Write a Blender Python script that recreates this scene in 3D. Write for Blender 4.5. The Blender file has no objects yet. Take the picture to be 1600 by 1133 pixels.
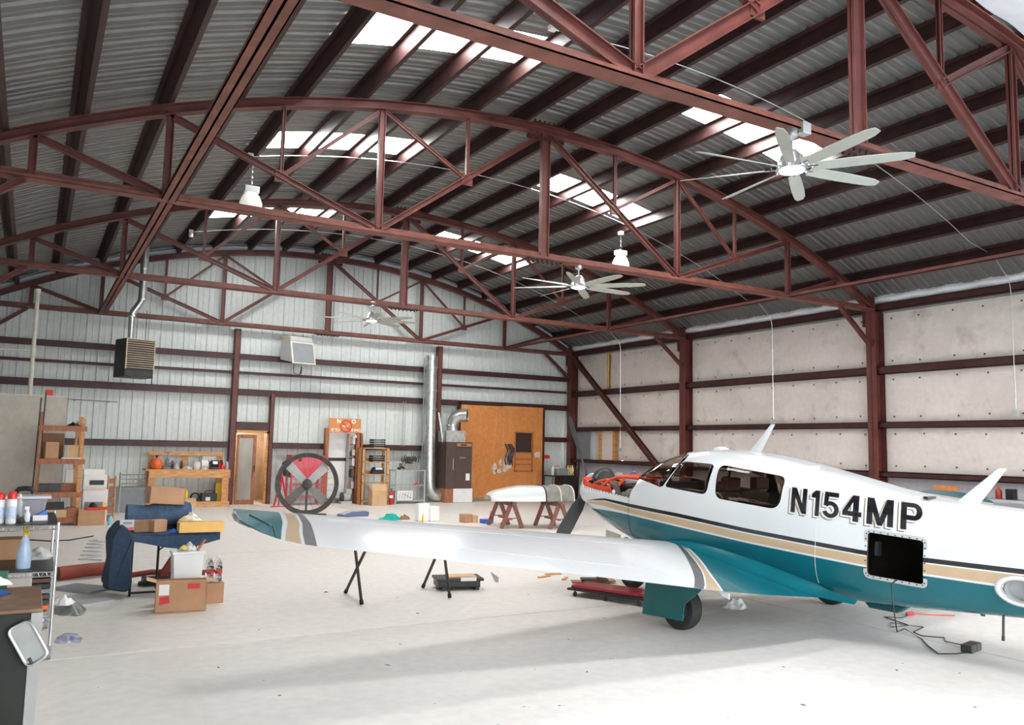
import bpy, bmesh, math, random
from mathutils import Vector, Matrix
random.seed(7)
SC = bpy.context.scene
COL = SC.collection
PI = math.pi
# ------------------------------------------------------------------ camera
fw = Vector((0.50034301, 0.85975692, 0.10234704)); rt = Vector((0.86301842, -0.50473712, 0.02096783)); up = Vector((-0.06968559, -0.07783627, 0.99452774))
cd = bpy.data.cameras.new('camera'); cam = bpy.data.objects.new('camera', cd); COL.objects.link(cam)
cam.matrix_world = Matrix(((rt.x, up.x, -fw.x, -7.623), (rt.y, up.y, -fw.y, 0.0), (rt.z, up.z, -fw.z, 1.8), (0, 0, 0, 1)))
cd.sensor_width = 36; cd.lens = 36 * 1282.03 / 1600; cd.clip_start = .05; cd.clip_end = 300
SC.camera = cam
# ------------------------------------------------------------------ world, light, exposure
W = bpy.data.worlds.new('sky'); SC.world = W; W.use_nodes = True
nt = W.node_tree; bg = nt.nodes['Background']
geo = nt.nodes.new('ShaderNodeTexCoord'); sep = nt.nodes.new('ShaderNodeSeparateXYZ'); cr = nt.nodes.new('ShaderNodeValToRGB')
nt.links.new(geo.outputs['Generated'], sep.inputs[0]); nt.links.new(sep.outputs['Z'], cr.inputs[0]); nt.links.new(cr.outputs[0], bg.inputs[0])
cr.color_ramp.elements[0].color = (1.0, .98, .94, 1); cr.color_ramp.elements[1].color = (.55, .74, 1.0, 1)
bg.inputs[1].default_value = 8.0
def portal(loc, rot, sx, sy):
    l = bpy.data.lights.new('door_portal', 'AREA'); l.shape = 'RECTANGLE'; l.size = sx; l.size_y = sy; l.cycles.is_portal = True
    o = bpy.data.objects.new('door_portal', l); COL.objects.link(o); o.location = loc; o.rotation_euler = rot
portal((1.0, -.6, 2.35), (PI/2, 0, 0), 15.6, 4.7)
SKY_E = 26.0        # daylight coming through the translucent roof sheets
vs = SC.view_settings; vs.view_transform = 'Standard'; vs.look = 'None'; vs.exposure = 0.2; vs.gamma = 1; vs.use_curve_mapping = False

# ------------------------------------------------------------------ materials
MATS = {}
def mat(name, col, rough=.5, metal=0., var=.12, scale=6., bump=0., emit=0., trans=0., col2=None, detail=4, spec=.5, stretch=None, coat=0., ior=1.45, alpha=1.):
    if name in MATS: return MATS[name]
    m = bpy.data.materials.new(name); m.use_nodes = True; n = m.node_tree.nodes; L = m.node_tree.links
    b = n['Principled BSDF']; b.inputs['Roughness'].default_value = rough; b.inputs['Metallic'].default_value = metal
    b.inputs['Specular IOR Level'].default_value = spec; b.inputs['Coat Weight'].default_value = coat; b.inputs['IOR'].default_value = ior
    b.inputs['Transmission Weight'].default_value = trans; b.inputs['Alpha'].default_value = alpha
    tc = n.new('ShaderNodeTexCoord'); src = tc.outputs['Object']
    if stretch:
        mp = n.new('ShaderNodeMapping'); mp.inputs['Scale'].default_value = stretch; L.new(src, mp.inputs[0]); src = mp.outputs[0]
    nz = n.new('ShaderNodeTexNoise'); nz.inputs['Scale'].default_value = scale; nz.inputs['Detail'].default_value = detail; L.new(src, nz.inputs['Vector'])
    rp = n.new('ShaderNodeValToRGB'); L.new(nz.outputs[0], rp.inputs[0])
    c1 = tuple(max(0, c*(1-var)) for c in col); c2 = col2 or tuple(min(1, c*(1+var)) for c in col)
    rp.color_ramp.elements[0].position = .3; rp.color_ramp.elements[1].position = .7
    rp.color_ramp.elements[0].color = (*c1, 1); rp.color_ramp.elements[1].color = (*c2, 1)
    L.new(rp.outputs[0], b.inputs['Base Color'])
    if emit:
        b.inputs['Emission Color'].default_value = (*col, 1); b.inputs['Emission Strength'].default_value = emit
    if bump:
        bp = n.new('ShaderNodeBump'); bp.inputs['Strength'].default_value = bump; bp.inputs['Distance'].default_value = .02
        L.new(nz.outputs[0], bp.inputs['Height']); L.new(bp.outputs[0], b.inputs['Normal'])
    MATS[name] = m; return m
def stainmat(name, col, stain, rough, lo=.62, hi=.78, scale=1.2, bump=.0, zfade=None, stretch=None, fine=.08):
    """a base colour with blotchy stains and fine mottling"""
    if name in MATS: return MATS[name]
    m = mat(name, col, rough, 0, fine, 9, bump)
    n = m.node_tree.nodes; L = m.node_tree.links; b = n['Principled BSDF']
    base = b.inputs['Base Color'].links[0].from_socket
    tc = n.new('ShaderNodeTexCoord'); s = tc.outputs['Object']
    if stretch:
        mp = n.new('ShaderNodeMapping'); mp.inputs['Scale'].default_value = stretch; L.new(s, mp.inputs[0]); s = mp.outputs[0]
    nz = n.new('ShaderNodeTexNoise'); nz.inputs['Scale'].default_value = scale; nz.inputs['Detail'].default_value = 8; nz.inputs['Roughness'].default_value = .65; L.new(s, nz.inputs['Vector'])
    mr = n.new('ShaderNodeMapRange'); mr.inputs['From Min'].default_value = lo; mr.inputs['From Max'].default_value = hi; L.new(nz.outputs[0], mr.inputs[0])
    mx = n.new('ShaderNodeMix'); mx.data_type = 'RGBA'; L.new(mr.outputs[0], mx.inputs[0]); L.new(base, mx.inputs[6]); mx.inputs[7].default_value = (*stain, 1)
    L.new(mx.outputs[2], b.inputs['Base Color']); return m

RED = mat('oxide_red_steel', (.125, .035, .028), .45, 0, .28, 3, .05)
REDL = mat('rusty_red_steel', (.165, .052, .036), .5, 0, .32, 5, .08)
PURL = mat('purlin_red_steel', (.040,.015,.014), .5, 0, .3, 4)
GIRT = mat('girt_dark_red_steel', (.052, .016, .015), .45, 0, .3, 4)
DECK = mat('galvanised_roof_sheet', (.20, .198, .19), .4, .6, .12, 14, 0, stretch=(.3, 3, 1))
SHEET = stainmat('pale_wall_sheet', (.62, .66, .635), (.42, .38, .31), .4, .66, .85, 2, stretch=(3, 3, .35), fine=.06)
INS = stainmat('white_vinyl_insulation', (.74, .675, .63), (.42, .36, .31), .45, .56, .80, 1.3, .25, fine=.05)
INSW = mat('white_roof_insulation', (.80, .80, .83), .5, 0, .06, 3)
LAV = mat('lavender_painted_board', (.42, .40, .43), .6, 0, .1, 4)
SKYL = mat('translucent_skylight', (1., 1., .99), .5, 0, 0, 1, emit=SKY_E)
WOOD = mat('pine_timber', (.56, .27, .10), .55, 0, .3, 5, .06, stretch=(1, 1, 6))
WOODX = mat('pine_board', (.60, .31, .125), .55, 0, .28, 5, .06, stretch=(1, 6, 6))
WOODR = mat('red_brown_timber', (.33, .12, .055), .5, 0, .3, 5, .06, stretch=(6, 6, 1))
PLY = stainmat('orange_varnished_plywood', (.60, .225, .06), (.70, .35, .14), .45, .55, .8, 1.6, stretch=(1.5, 1, .5), fine=.1)
CARD = mat('brown_cardboard', (.46, .26, .145), .75, 0, .1, 5)
CARDL = mat('pale_cardboard', (.58, .38, .21), .75, 0, .1, 5)
CARDD = mat('dark_cardboard', (.27, .145, .085), .8, 0, .15, 5)
CARDY = mat('yellow_cardboard', (.78, .47, .14), .7, 0, .05, 5)
STEEL = mat('brushed_steel', (.55, .56, .56), .3, .9, .15, 20)
CHROME = mat('chrome', (.75, .76, .78), .12, 1., .05, 5)
GALV = mat('galvanised_duct', (.60, .62, .61), .32, .9, .18, 9, .05)
DARKM = mat('dark_metal', (.05, .048, .046), .45, .3, .2, 6)
BLACK = mat('black_plastic', (.012, .012, .013), .4, 0, .2, 6)
RUB = mat('tyre_rubber', (.022, .022, .023), .75, 0, .2, 10)
WHITEP = mat('white_plastic', (.75, .75, .74), .4, 0, .05, 5)
WHITE = mat('white_paint', (.64, .655, .67), .22, 0, .03, 2, coat=.3)
CREAM = mat('cream_paint', (.66, .63, .55), .4, 0, .06, 4)
TEAL = mat('teal_paint', (.006, .118, .150), .22, 0, .10, 2, coat=.2, spec=.35)
BEIGE = mat('beige_paint', (.50, .36, .22), .25, 0, .04, 4, coat=.5)
GRAYS = mat('charcoal_stripe_paint', (.055, .055, .065), .45, 0, .15, 12, coat=.3)
BLKP = mat('black_gloss_paint', (.010, .010, .012), .2, 0, .1, 4, coat=.6)
CABIN = mat('dark_cabin_trim', (.030, .024, .020), .8, 0, .3, 5)
TINT = mat('tinted_window', (.58, .52, .47), .03, 0, 0, 1, trans=1., ior=1.25)
GLASS = mat('clear_glass', (.93, .95, .95), .02, 0, 0, 1, trans=1., ior=1.3)
BINP = mat('translucent_bin_plastic', (.72, .74, .86), .15, 0, .03, 4, trans=.75, ior=1.15)
ENGR = mat('orange_red_baffle', (.72, .075, .03), .45, 0, .15, 6)
REDP = mat('red_paint', (.55, .015, .03), .3, 0, .1, 4, coat=.3)
REDB = mat('bright_red', (.62, .02, .015), .35, 0, .08, 5)
DENIM = mat('blue_denim_pad', (.058, .098, .165), .9, 0, .2, 25, .15)
DENIMD = mat('dark_denim_pad', (.022, .042, .075), .9, 0, .2, 25, .15)
BLUE = mat('blue_plastic', (.03, .12, .55), .4, 0, .1, 5)
LBLUE = mat('light_blue', (.25, .55, .75), .4, 0, .1, 5)
YEL = mat('yellow_plastic', (.80, .55, .03), .35, 0, .06, 5)
ORG = mat('orange_plastic', (.80, .16, .03), .4, 0, .08, 5)
PAPER = mat('white_paper', (.78, .77, .75), .7, 0, .06, 8)
GREYP = mat('grey_paint', (.22, .235, .25), .45, 0, .08, 5)
LGREY = mat('light_grey_paint', (.46, .47, .47), .45, 0, .08, 5)
BROWN = mat('brown_furnace_enamel', (.085, .052, .042), .4, 0, .1, 5)
GREEN = mat('bottle_green', (.02, .10, .06), .4, 0, .1, 5)
TCLOTH = mat('turquoise_cloth', (.0, .33, .27), .85, 0, .15, 12)
GRILLE = mat('tan_louvre', (.52, .42, .32), .4, .3, .1, 8)
FANW = mat('grey_white_fan_blade', (.40, .41, .36), .4, .1, .05, 4)
LAMPW = mat('white_lamp_shade', (.85, .83, .76), .4, 0, .03, 4, emit=.5)
LENS = mat('fan_light_lens', (.95, .95, 1.), .3, 0, 0, 4, emit=1.0)
SKIN_L = mat('leather_brown', (.12, .05, .03), .5, 0, .2, 6)
FLOORM = None

# ------------------------------------------------------------------ geometry helpers
class G:
    def __init__(s): s.v = []; s.f = []; s.m = []
    def add(s, vs, fs, m=0):
        o = len(s.v); s.v += [tuple(v) for v in vs]; s.f += [tuple(i+o for i in f) for f in fs]; s.m += [m]*len(fs); return s
    def box(s, x0, y0, z0, x1, y1, z1, m=0):
        return s.add([(x0,y0,z0),(x1,y0,z0),(x1,y1,z0),(x0,y1,z0),(x0,y0,z1),(x1,y0,z1),(x1,y1,z1),(x0,y1,z1)],
                     [(0,3,2,1),(4,5,6,7),(0,1,5,4),(1,2,6,5),(2,3,7,6),(3,0,4,7)], m)
    def beam(s, p0, p1, w, h, m=0, ref=(0, 0, 1), off=(0, 0)):
        p0 = Vector(p0); p1 = Vector(p1); d = (p1-p0).normalized(); r = Vector(ref)
        if abs(d.dot(r)) > .97: r = Vector((0, 1, 0))
        a = d.cross(r).normalized(); b = a.cross(d).normalized(); o = a*off[0]+b*off[1]
        vs = [p+o+a*(w/2*i)+b*(h/2*j) for p in (p0, p1) for i, j in ((-1,-1),(1,-1),(1,1),(-1,1))]
        return s.add(vs, [(0,1,2,3),(7,6,5,4),(0,4,5,1),(1,5,6,2),(2,6,7,3),(3,7,4,0)], m)
    def cyl(s, p0, p1, r, r1=None, n=12, m=0, cap=True):
        p0 = Vector(p0); p1 = Vector(p1); r1 = r if r1 is None else r1; d = (p1-p0).normalized()
        q = Vector((0, 0, 1)) if abs(d.z) < .9 else Vector((1, 0, 0)); a = d.cross(q).normalized(); b = d.cross(a)
        vs = [p+(a*math.cos(2*PI*i/n)+b*math.sin(2*PI*i/n))*R for p, R in ((p0, r), (p1, r1)) for i in range(n)]
        fs = [(i, (i+1) % n, n+(i+1) % n, n+i) for i in range(n)]
        if cap: fs += [tuple(range(n))[::-1], tuple(range(n, 2*n))]
        return s.add(vs, fs, m)
    def tube(s, pts, r, n=8, m=0):
        pts = [Vector(p) for p in pts]; rings = []; fs = []; vs = []; a = None
        for k, p in enumerate(pts):
            d = (pts[min(k+1, len(pts)-1)]-pts[max(k-1, 0)]).normalized()
            if a is None:
                q = Vector((0, 0, 1)) if abs(d.z) < .9 else Vector((1, 0, 0)); a = d.cross(q).normalized()
            else: a = (a-d*a.dot(d)).normalized()
            b = d.cross(a); R = r[k] if isinstance(r, (list, tuple)) else r
            vs += [p+(a*math.cos(2*PI*i/n)+b*math.sin(2*PI*i/n))*R for i in range(n)]
            if k: fs += [((k-1)*n+i, (k-1)*n+(i+1) % n, k*n+(i+1) % n, k*n+i) for i in range(n)]
        fs += [tuple(range(n))[::-1], tuple(range((len(pts)-1)*n, len(pts)*n))]
        return s.add(vs, fs, m)
    def lathe(s, prof, c=(0, 0, 0), n=16, m=0, axis='z', cap0=True):
        vs = []; fs = []
        for r, z in prof:
            for i in range(n):
                x = r*math.cos(2*PI*i/n); y = r*math.sin(2*PI*i/n)
                p = {'z': (x, y, z), 'y': (x, z, y), 'x': (z, x, y)}[axis]
                vs.append((p[0]+c[0], p[1]+c[1], p[2]+c[2]))
        for k in range(len(prof)-1):
            fs += [(k*n+i, k*n+(i+1) % n, (k+1)*n+(i+1) % n, (k+1)*n+i) for i in range(n)]
        cl = prof[0] == prof[-1] or not cap0
        if prof[0][0] > 1e-4 and not cl: fs.append(tuple(range(n))[::-1])
        if prof[-1][0] > 1e-4 and not cl: fs.append(tuple(range((len(prof)-1)*n, len(prof)*n)))
        return s.add(vs, fs, m)
    def prism(s, poly, axis, a0, a1, m=0):
        f = {'x': lambda u, v, t: (t, u, v), 'y': lambda u, v, t: (u, t, v), 'z': lambda u, v, t: (u, v, t)}[axis]
        n = len(poly); vs = [f(u, v, t) for t in (a0, a1) for u, v in poly]
        return s.add(vs, [tuple(range(n))[::-1], tuple(range(n, 2*n))]+[(i, (i+1) % n, n+(i+1) % n, n+i) for i in range(n)], m)
    def grid(s, fn, nu, nv, m=0):
        vs = [fn(i/nu, j/nv) for i in range(nu+1) for j in range(nv+1)]
        return s.add(vs, [(i*(nv+1)+j, (i+1)*(nv+1)+j, (i+1)*(nv+1)+j+1, i*(nv+1)+j+1) for i in range(nu) for j in range(nv)], m)
    def mesh(s, name, mats, smooth=False, bev=0, solid=0):
        me = bpy.data.meshes.new(name); me.from_pydata(s.v, [], s.f)
        for mm in (mats if isinstance(mats, (list, tuple)) else [mats]): me.materials.append(mm)
        me.polygons.foreach_set('material_index', s.m)
        bm = bmesh.new(); bm.from_mesh(me)
        if solid: bmesh.ops.solidify(bm, geom=bm.faces[:], thickness=solid)
        bmesh.ops.recalc_face_normals(bm, faces=bm.faces[:])
        if bev: bmesh.ops.bevel(bm, geom=bm.edges[:], offset=bev, segments=2, affect='EDGES', profile=.6, clamp_overlap=True)
        if smooth:
            for f in bm.faces: f.smooth = True
            for e in bm.edges:
                if len(e.link_faces) == 2 and e.calc_face_angle(0) > .7: e.smooth = False
        bm.to_mesh(me); bm.free(); return me
    def obj(s, name, mats, parent=None, smooth=False, bev=0, solid=0, loc=None, rz=0):
        return put(name, s.mesh(name, mats, smooth, bev, solid), parent, loc, rz)
def put(name, me, parent=None, loc=None, rz=0):
    o = bpy.data.objects.new(name, me); COL.objects.link(o)
    if parent: o.parent = parent
    if loc: o.location = loc
    if rz: o.rotation_euler = (0, 0, rz)
    return o
def tag(o, label=None, cat=None, group=None, kind=None):
    if label: o['label'] = label
    if cat: o['category'] = cat
    if group: o['group'] = group
    if kind: o['kind'] = kind
    return o
def thing(name, label, cat, loc=(0, 0, 0), rz=0, group=None, rot=None):
    o = bpy.data.objects.new(name, None); COL.objects.link(o); o.location = loc; o.rotation_euler = rot or (0, 0, rz)
    o.empty_display_size = .2
    return tag(o, label, cat, group)
def dup(root, loc=None, rz=None, label=None, parent=None):
    r = root.copy(); COL.objects.link(r)
    if parent: r.parent = parent
    if loc is not None: r.location = loc
    if rz is not None: r.rotation_euler = (0, 0, rz)
    if label: r['label'] = label
    for ch in list(root.children):
        c = ch.copy(); COL.objects.link(c); c.parent = r
        for g in ch.children:
            d = g.copy(); COL.objects.link(d); d.parent = c
    return r
def lerp(x, X, Y):
    if x <= X[0]: return Y[0]
    for i in range(1, len(X)):
        if x <= X[i]: return Y[i-1]+(Y[i]-Y[i-1])*(x-X[i-1])/(X[i]-X[i-1])
    return Y[-1]
def root_struct(name, loc=(0, 0, 0)):
    o = bpy.data.objects.new(name, None); COL.objects.link(o); o.location = loc; o['kind'] = 'structure'; return o

# ================================================================== THE SHELL
YT = [5.633, 12.066, 18.434, 24.357]; YW = 24.66; XR = 9.03; R0 = 18.9
def sag(x): return R0-math.sqrt(R0*R0-x*x)
def ztc(x): return 7.40-sag(x)          # underside of a top chord
def zdk(x): return 7.79-sag(x)          # underside of the deck
# floor: concrete slabs with saw joints
def floor_mat():
    m = stainmat('sealed_pale_concrete', (.715, .675, .63), (.46, .43, .38), .42, .62, .86, .55, .03, fine=.06)
    n = m.node_tree.nodes; L = m.node_tree.links; b = n['Principled BSDF']; base = b.inputs['Base Color'].links[0].from_socket
    tc = n.new('ShaderNodeTexCoord')
    nz = n.new('ShaderNodeTexNoise'); nz.inputs['Scale'].default_value = 9; nz.inputs['Detail'].default_value = 3; L.new(tc.outputs['Object'], nz.inputs['Vector'])
    mr = n.new('ShaderNodeMapRange'); mr.inputs['From Min'].default_value = .735; mr.inputs['From Max'].default_value = .76; L.new(nz.outputs[0], mr.inputs[0])
    mx = n.new('ShaderNodeMix'); mx.data_type = 'RGBA'; L.new(mr.outputs[0], mx.inputs[0]); L.new(base, mx.inputs[6]); mx.inputs[7].default_value = (.13, .12, .11, 1)
    L.new(mx.outputs[2], b.inputs['Base Color'])
    return m
FLOORM = floor_mat()
fl = root_struct('floor')
g = G(); g.box(-9.6, -.7, -.2, 9.6, 25.0, -.014); g.obj('slab_base', DARKM, fl)
xs = [-9.6, .13, 9.6]; ys = [-.7, 3.0, 7.8, 13.9, 19.5, 25.0]
for i in range(2):
    for j in range(5):
        if i == 0 and j == 0: pass
        g = G(); e = .009; g.box(xs[i]+e, ys[j]+e, -.05, xs[i+1]-e, ys[j+1]-e, 0); g.obj('floor_slab', FLOORM, fl)
apron = root_struct('ground'); g = G(); g.box(-60, -80, -.1, 60, -.72, -.02)
g.obj('apron', mat('sunlit_concrete_apron', (.55, .54, .50), .8), apron)

# walls -------------------------------------------------------------
wb = root_struct('wall_back', (0, YW, 0))
def sheet_mesh(x0, w, zt0, gap=None):
    """one vertical sheet: ribs every 0.305 m, top cut to the roof arc"""
    prof = []
    for k in range(3):
        a = x0+k*w/3
        prof += [(a, 0), (a+.012, -.03), (a+.045, -.03), (a+.06, 0), (a+.15, 0), (a+.157, -.007), (a+.175, -.007), (a+.182, 0)]
    prof.append((x0+w, 0)); g = G(); vs = []
    for x, y in prof: vs += [(x, y, zt0), (x, y, zdk(max(-9.2, min(9.2, x)))+.05)]
    g.add(vs, [(2*i, 2*i+2, 2*i+3, 2*i+1) for i in range(len(prof)-1)])
    return g
k = 0; x = -9.916
while x < 9.2:
    w = min(.924, 9.25-x)
    lo = 0
    g = sheet_mesh(x, w, 2.1 if -2.55 < x < -2.5 else 0)
    g.obj('wall_sheet', SHEET, wb); x += .924
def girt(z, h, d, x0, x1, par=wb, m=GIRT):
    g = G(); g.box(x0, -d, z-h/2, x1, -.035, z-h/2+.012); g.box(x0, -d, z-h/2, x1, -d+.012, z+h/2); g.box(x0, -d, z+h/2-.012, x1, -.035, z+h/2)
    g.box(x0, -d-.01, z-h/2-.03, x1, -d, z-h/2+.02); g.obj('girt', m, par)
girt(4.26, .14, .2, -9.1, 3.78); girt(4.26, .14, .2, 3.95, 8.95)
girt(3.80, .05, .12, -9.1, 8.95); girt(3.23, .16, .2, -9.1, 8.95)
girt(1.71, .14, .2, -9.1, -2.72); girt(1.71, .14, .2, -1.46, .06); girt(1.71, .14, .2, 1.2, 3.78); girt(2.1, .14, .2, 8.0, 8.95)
def wpost(x, z0, z1, w=.13):
    g = G(); g.box(x-w/2, -.24, z0, x-w/2+.014, -.04, z1); g.box(x+w/2-.014, -.24, z0, x+w/2, -.04, z1); g.box(x-w/2, -.24, z0, x+w/2, -.226, z1); g.obj('wall_post', RED, wb)
wpost(-2.62, 0, 5.05, .17); wpost(-1.53, 0, 3.2, .12); wpost(3.86, 0, 5.05, .16)
g = G(); g.box(-2.55, -.22, 2.13, -1.57, -.05, 2.36); g.obj('door_header', GIRT, wb)
# puffy white insulation strip under the deck, and along the eaves
g = G()
def strip(u, v):
    x = -9.1+18.2*u; return (x, -.12-.10*math.sin(PI*v)-.01*math.sin(x*7), zdk(x)-.05-.17*v+.012*math.sin(x*11+v*3))
g.grid(strip, 120, 5); g.obj('insulation_strip', INSW, wb, True)

wr = root_struct('wall_right', (XR+.24, 0, 0))
g = G(); g.box(.05, -.7, 0, .12, 21.7, 5.75); g.box(.05, 21.7, 0, .12, 24.8, 1.40); g.box(.05, 21.7, 2.58, .12, 24.8, 5.75); g.obj('outer_sheet', SHEET, wr)
ZR = [1.36, 2.47, 3.72, 5.12]; bays = [(-.6, YT[0]), (YT[0], YT[1]), (YT[1], YT[2]), (YT[2], YT[3])]
pins = G()
rnd = random.Random(3)
def puff(y0, y1, z0, z1):
    def f(u, v):
        y = y0+(y1-y0)*u; z = z0+(z1-z0)*v
        e = min(1, 5*min(v, 1-v))*min(1, 8*min(u, 1-u))
        return (-.04-.035*e**.5-.010*math.sin(y*3.1+z*2)*e-.006*math.sin(y*9+z*7)*e, y, z)
    g = G(); g.grid(f, 40, 12); return g
for b, (y0, y1) in enumerate(bays):
    ya, yb = y0+.16, y1-.16
    for r in range(3):
        z0, z1 = ZR[r]+.07, ZR[r+1]-.07
        cuts = [(ya, yb)]
        if b == 3 and r == 0: cuts = [(ya, 21.8)]
        if b == 3 and r == 2: cuts = [(ya, 22.3), (22.36, 24.2)]
        for c in cuts: puff(c[0], c[1], z0, z1).obj('insulation_panel', INS, wr, True)
        n = 7 if b == 3 else 9
        for k in range(n):
            yy = ya+.25+(yb-ya-.5)*k/(n-1)+rnd.uniform(-.08, .08)
            if b == 3 and r == 0 and yy > 21.6: continue
            for zz in (z0+.13, z1-.14):
                pins.lathe([(0, -.012), (.022, -.008), (.022, 0)], (-.078, yy, zz+rnd.uniform(-.02, .02)), 6, axis='x')
    g = G(); g.box(-.03, ya, 0.02, .0, yb, ZR[0]-.07); g.obj('lower_board', LAV, wr)
tag(pins.obj('fastener_heads', mat('dark_fastener', (.10, .085, .07), .6), wr), kind='stuff')
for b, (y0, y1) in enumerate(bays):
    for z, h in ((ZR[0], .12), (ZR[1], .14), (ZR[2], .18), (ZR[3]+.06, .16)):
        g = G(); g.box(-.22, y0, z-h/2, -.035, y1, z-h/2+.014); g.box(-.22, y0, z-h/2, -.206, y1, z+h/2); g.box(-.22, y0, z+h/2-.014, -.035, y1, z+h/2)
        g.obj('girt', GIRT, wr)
g = G()
def strip2(u, v):
    y = -.5+24.9*u; return (-.1-.10*math.sin(PI*v)-.012*math.sin(y*5), y, 5.25+.25*v+.02*math.sin(y*8+v*2))
g.grid(strip2, 150, 5); g.obj('insulation_strip', INSW, wr, True)
# the opening in the far bay: bare sheet, studs
g = G()
vs = []; prof = []
for k in range(8):
    a = 21.7+k*.33; prof += [(0, a), (0, a+.2), (-.02, a+.22), (-.02, a+.27), (0, a+.29)]
for px_, py_ in prof: vs += [(px_, py_, 1.38), (px_, py_, 2.6)]
g.add(vs, [(2*i, 2*i+2, 2*i+3, 2*i+1) for i in range(len(prof)-1)]); g.obj('bare_sheet', SHEET, wr)
for yy, w in ((22.70, .14), (21.93, .12)):
    g = G(); g.box(-.16, yy-w/2, 1.42, -.02, yy+w/2, 2.42); g.obj('stud', WOOD, wr)
g = G(); g.box(-.11, 22.03, 1.43, -.05, 22.63, 2.4); g.obj('insulation_scrap', INS, wr)
g = G(); g.box(-.14, 23.45, 1.43, -.04, 24.1, 2.42); g.obj('grey_board', GREYP, wr)
g = G(); g.tube([(-.1, 22.33, 5.05), (-.13, 22.31, 4.7), (-.1, 22.34, 4.3), (-.12, 22.32, 3.85)], [.03, .05, .035, .05], 7); g.obj('yellow_fibre_edge', mat('glass_fibre', (.55, .33, .06), .9, 0, .3, 30, .3), wr)
wl = root_struct('wall_left'); g = G(); g.box(-9.4, -.7, 0, -9.3, 25, 5.8); g.obj('sheet', SHEET, wl)
wf = root_struct('wall_front')
g = G(); g.box(-9.4, -.8, 4.75, 9.4, -.65, 8); g.box(-9.4, -.8, 0, -6.9, -.65, 4.8); g.box(8.8, -.8, 0, 9.4, -.65, 4.8); g.obj('sheet', SHEET, wf)

# ceiling: corrugated sheets, skylight panels, purlins ------------------
ce = root_struct('ceiling')
SKYB = [3.90, 9.62, 14.42, 20.2]; SKYW = .95
def deck(y0, w, x0, x1, name, m, ribs=3, dz=0.0):
    prof = []
    for k in range(ribs):
        a = y0+k*w/ribs; s = w/ribs
        prof += [(a, 0), (a+.01, 0), (a+.035, .032), (a+.075, .032), (a+.10, 0), (a+.5*s+.03, 0), (a+.5*s+.045, .010), (a+.5*s+.075, .010), (a+.5*s+.09, 0)]
    prof.append((y0+w, 0)); n = max(4, int((x1-x0)/.5)); g = G(); m_ = len(prof)
    vs = [(x0+(x1-x0)*i/n, y, zdk(x0+(x1-x0)*i/n)+z+dz) for i in range(n+1) for y, z in prof]
    g.add(vs, [(i*m_+j, (i+1)*m_+j, (i+1)*m_+j+1, i*m_+j+1) for i in range(n) for j in range(m_-1)])
    return g.obj(name, m, ce)
segs = []; y = -.7
for s in SKYB+[24.9]:
    n = max(1, round((s-y)/.95)); w = (s-y)/n
    for k in range(n): segs.append((y+k*w, w, False))
    if s < 24: segs.append((s, SKYW, True)); y = s+SKYW
for y0, w, sky in segs:
    ins = y0 < YT[0]-.4 and not sky
    for xa, xb in ((-9.35, -4.5), (-4.5, -1.5), (-1.5, 1.5), (1.5, 4.5), (4.5, 9.35)):
        if sky and abs(abs(xa+xb)/2-3) < .1:
            deck(y0, w, xa, xb, 'skylight_panel', SKYL, dz=.004)
        else: deck(y0, w, xa, xb, 'roof_sheet', DECK)
g = G()
def blanket(u, v): x = .8+8.3*u; y = -.6+(YT[0]+.45)*v; return (x, y, zdk(x)-.26-.05*abs(math.sin(v*PI*4))-.02*math.sin(x*6))
g.grid(blanket, 50, 40); g.obj('insulation_blanket', INSW, ce, True)
PX = [.48, 1.48, 2.49, 3.49, 4.46, 5.40, 6.36, 7.40, 8.30]
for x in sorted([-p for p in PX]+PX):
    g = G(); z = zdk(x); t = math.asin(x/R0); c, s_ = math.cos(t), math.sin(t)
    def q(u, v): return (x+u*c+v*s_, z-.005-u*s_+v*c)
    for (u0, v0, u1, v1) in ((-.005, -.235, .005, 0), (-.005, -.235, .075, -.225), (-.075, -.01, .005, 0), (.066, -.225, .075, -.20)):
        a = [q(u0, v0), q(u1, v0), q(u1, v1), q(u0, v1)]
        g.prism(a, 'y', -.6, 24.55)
    g.obj('purlin', PURL, ce)

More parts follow.
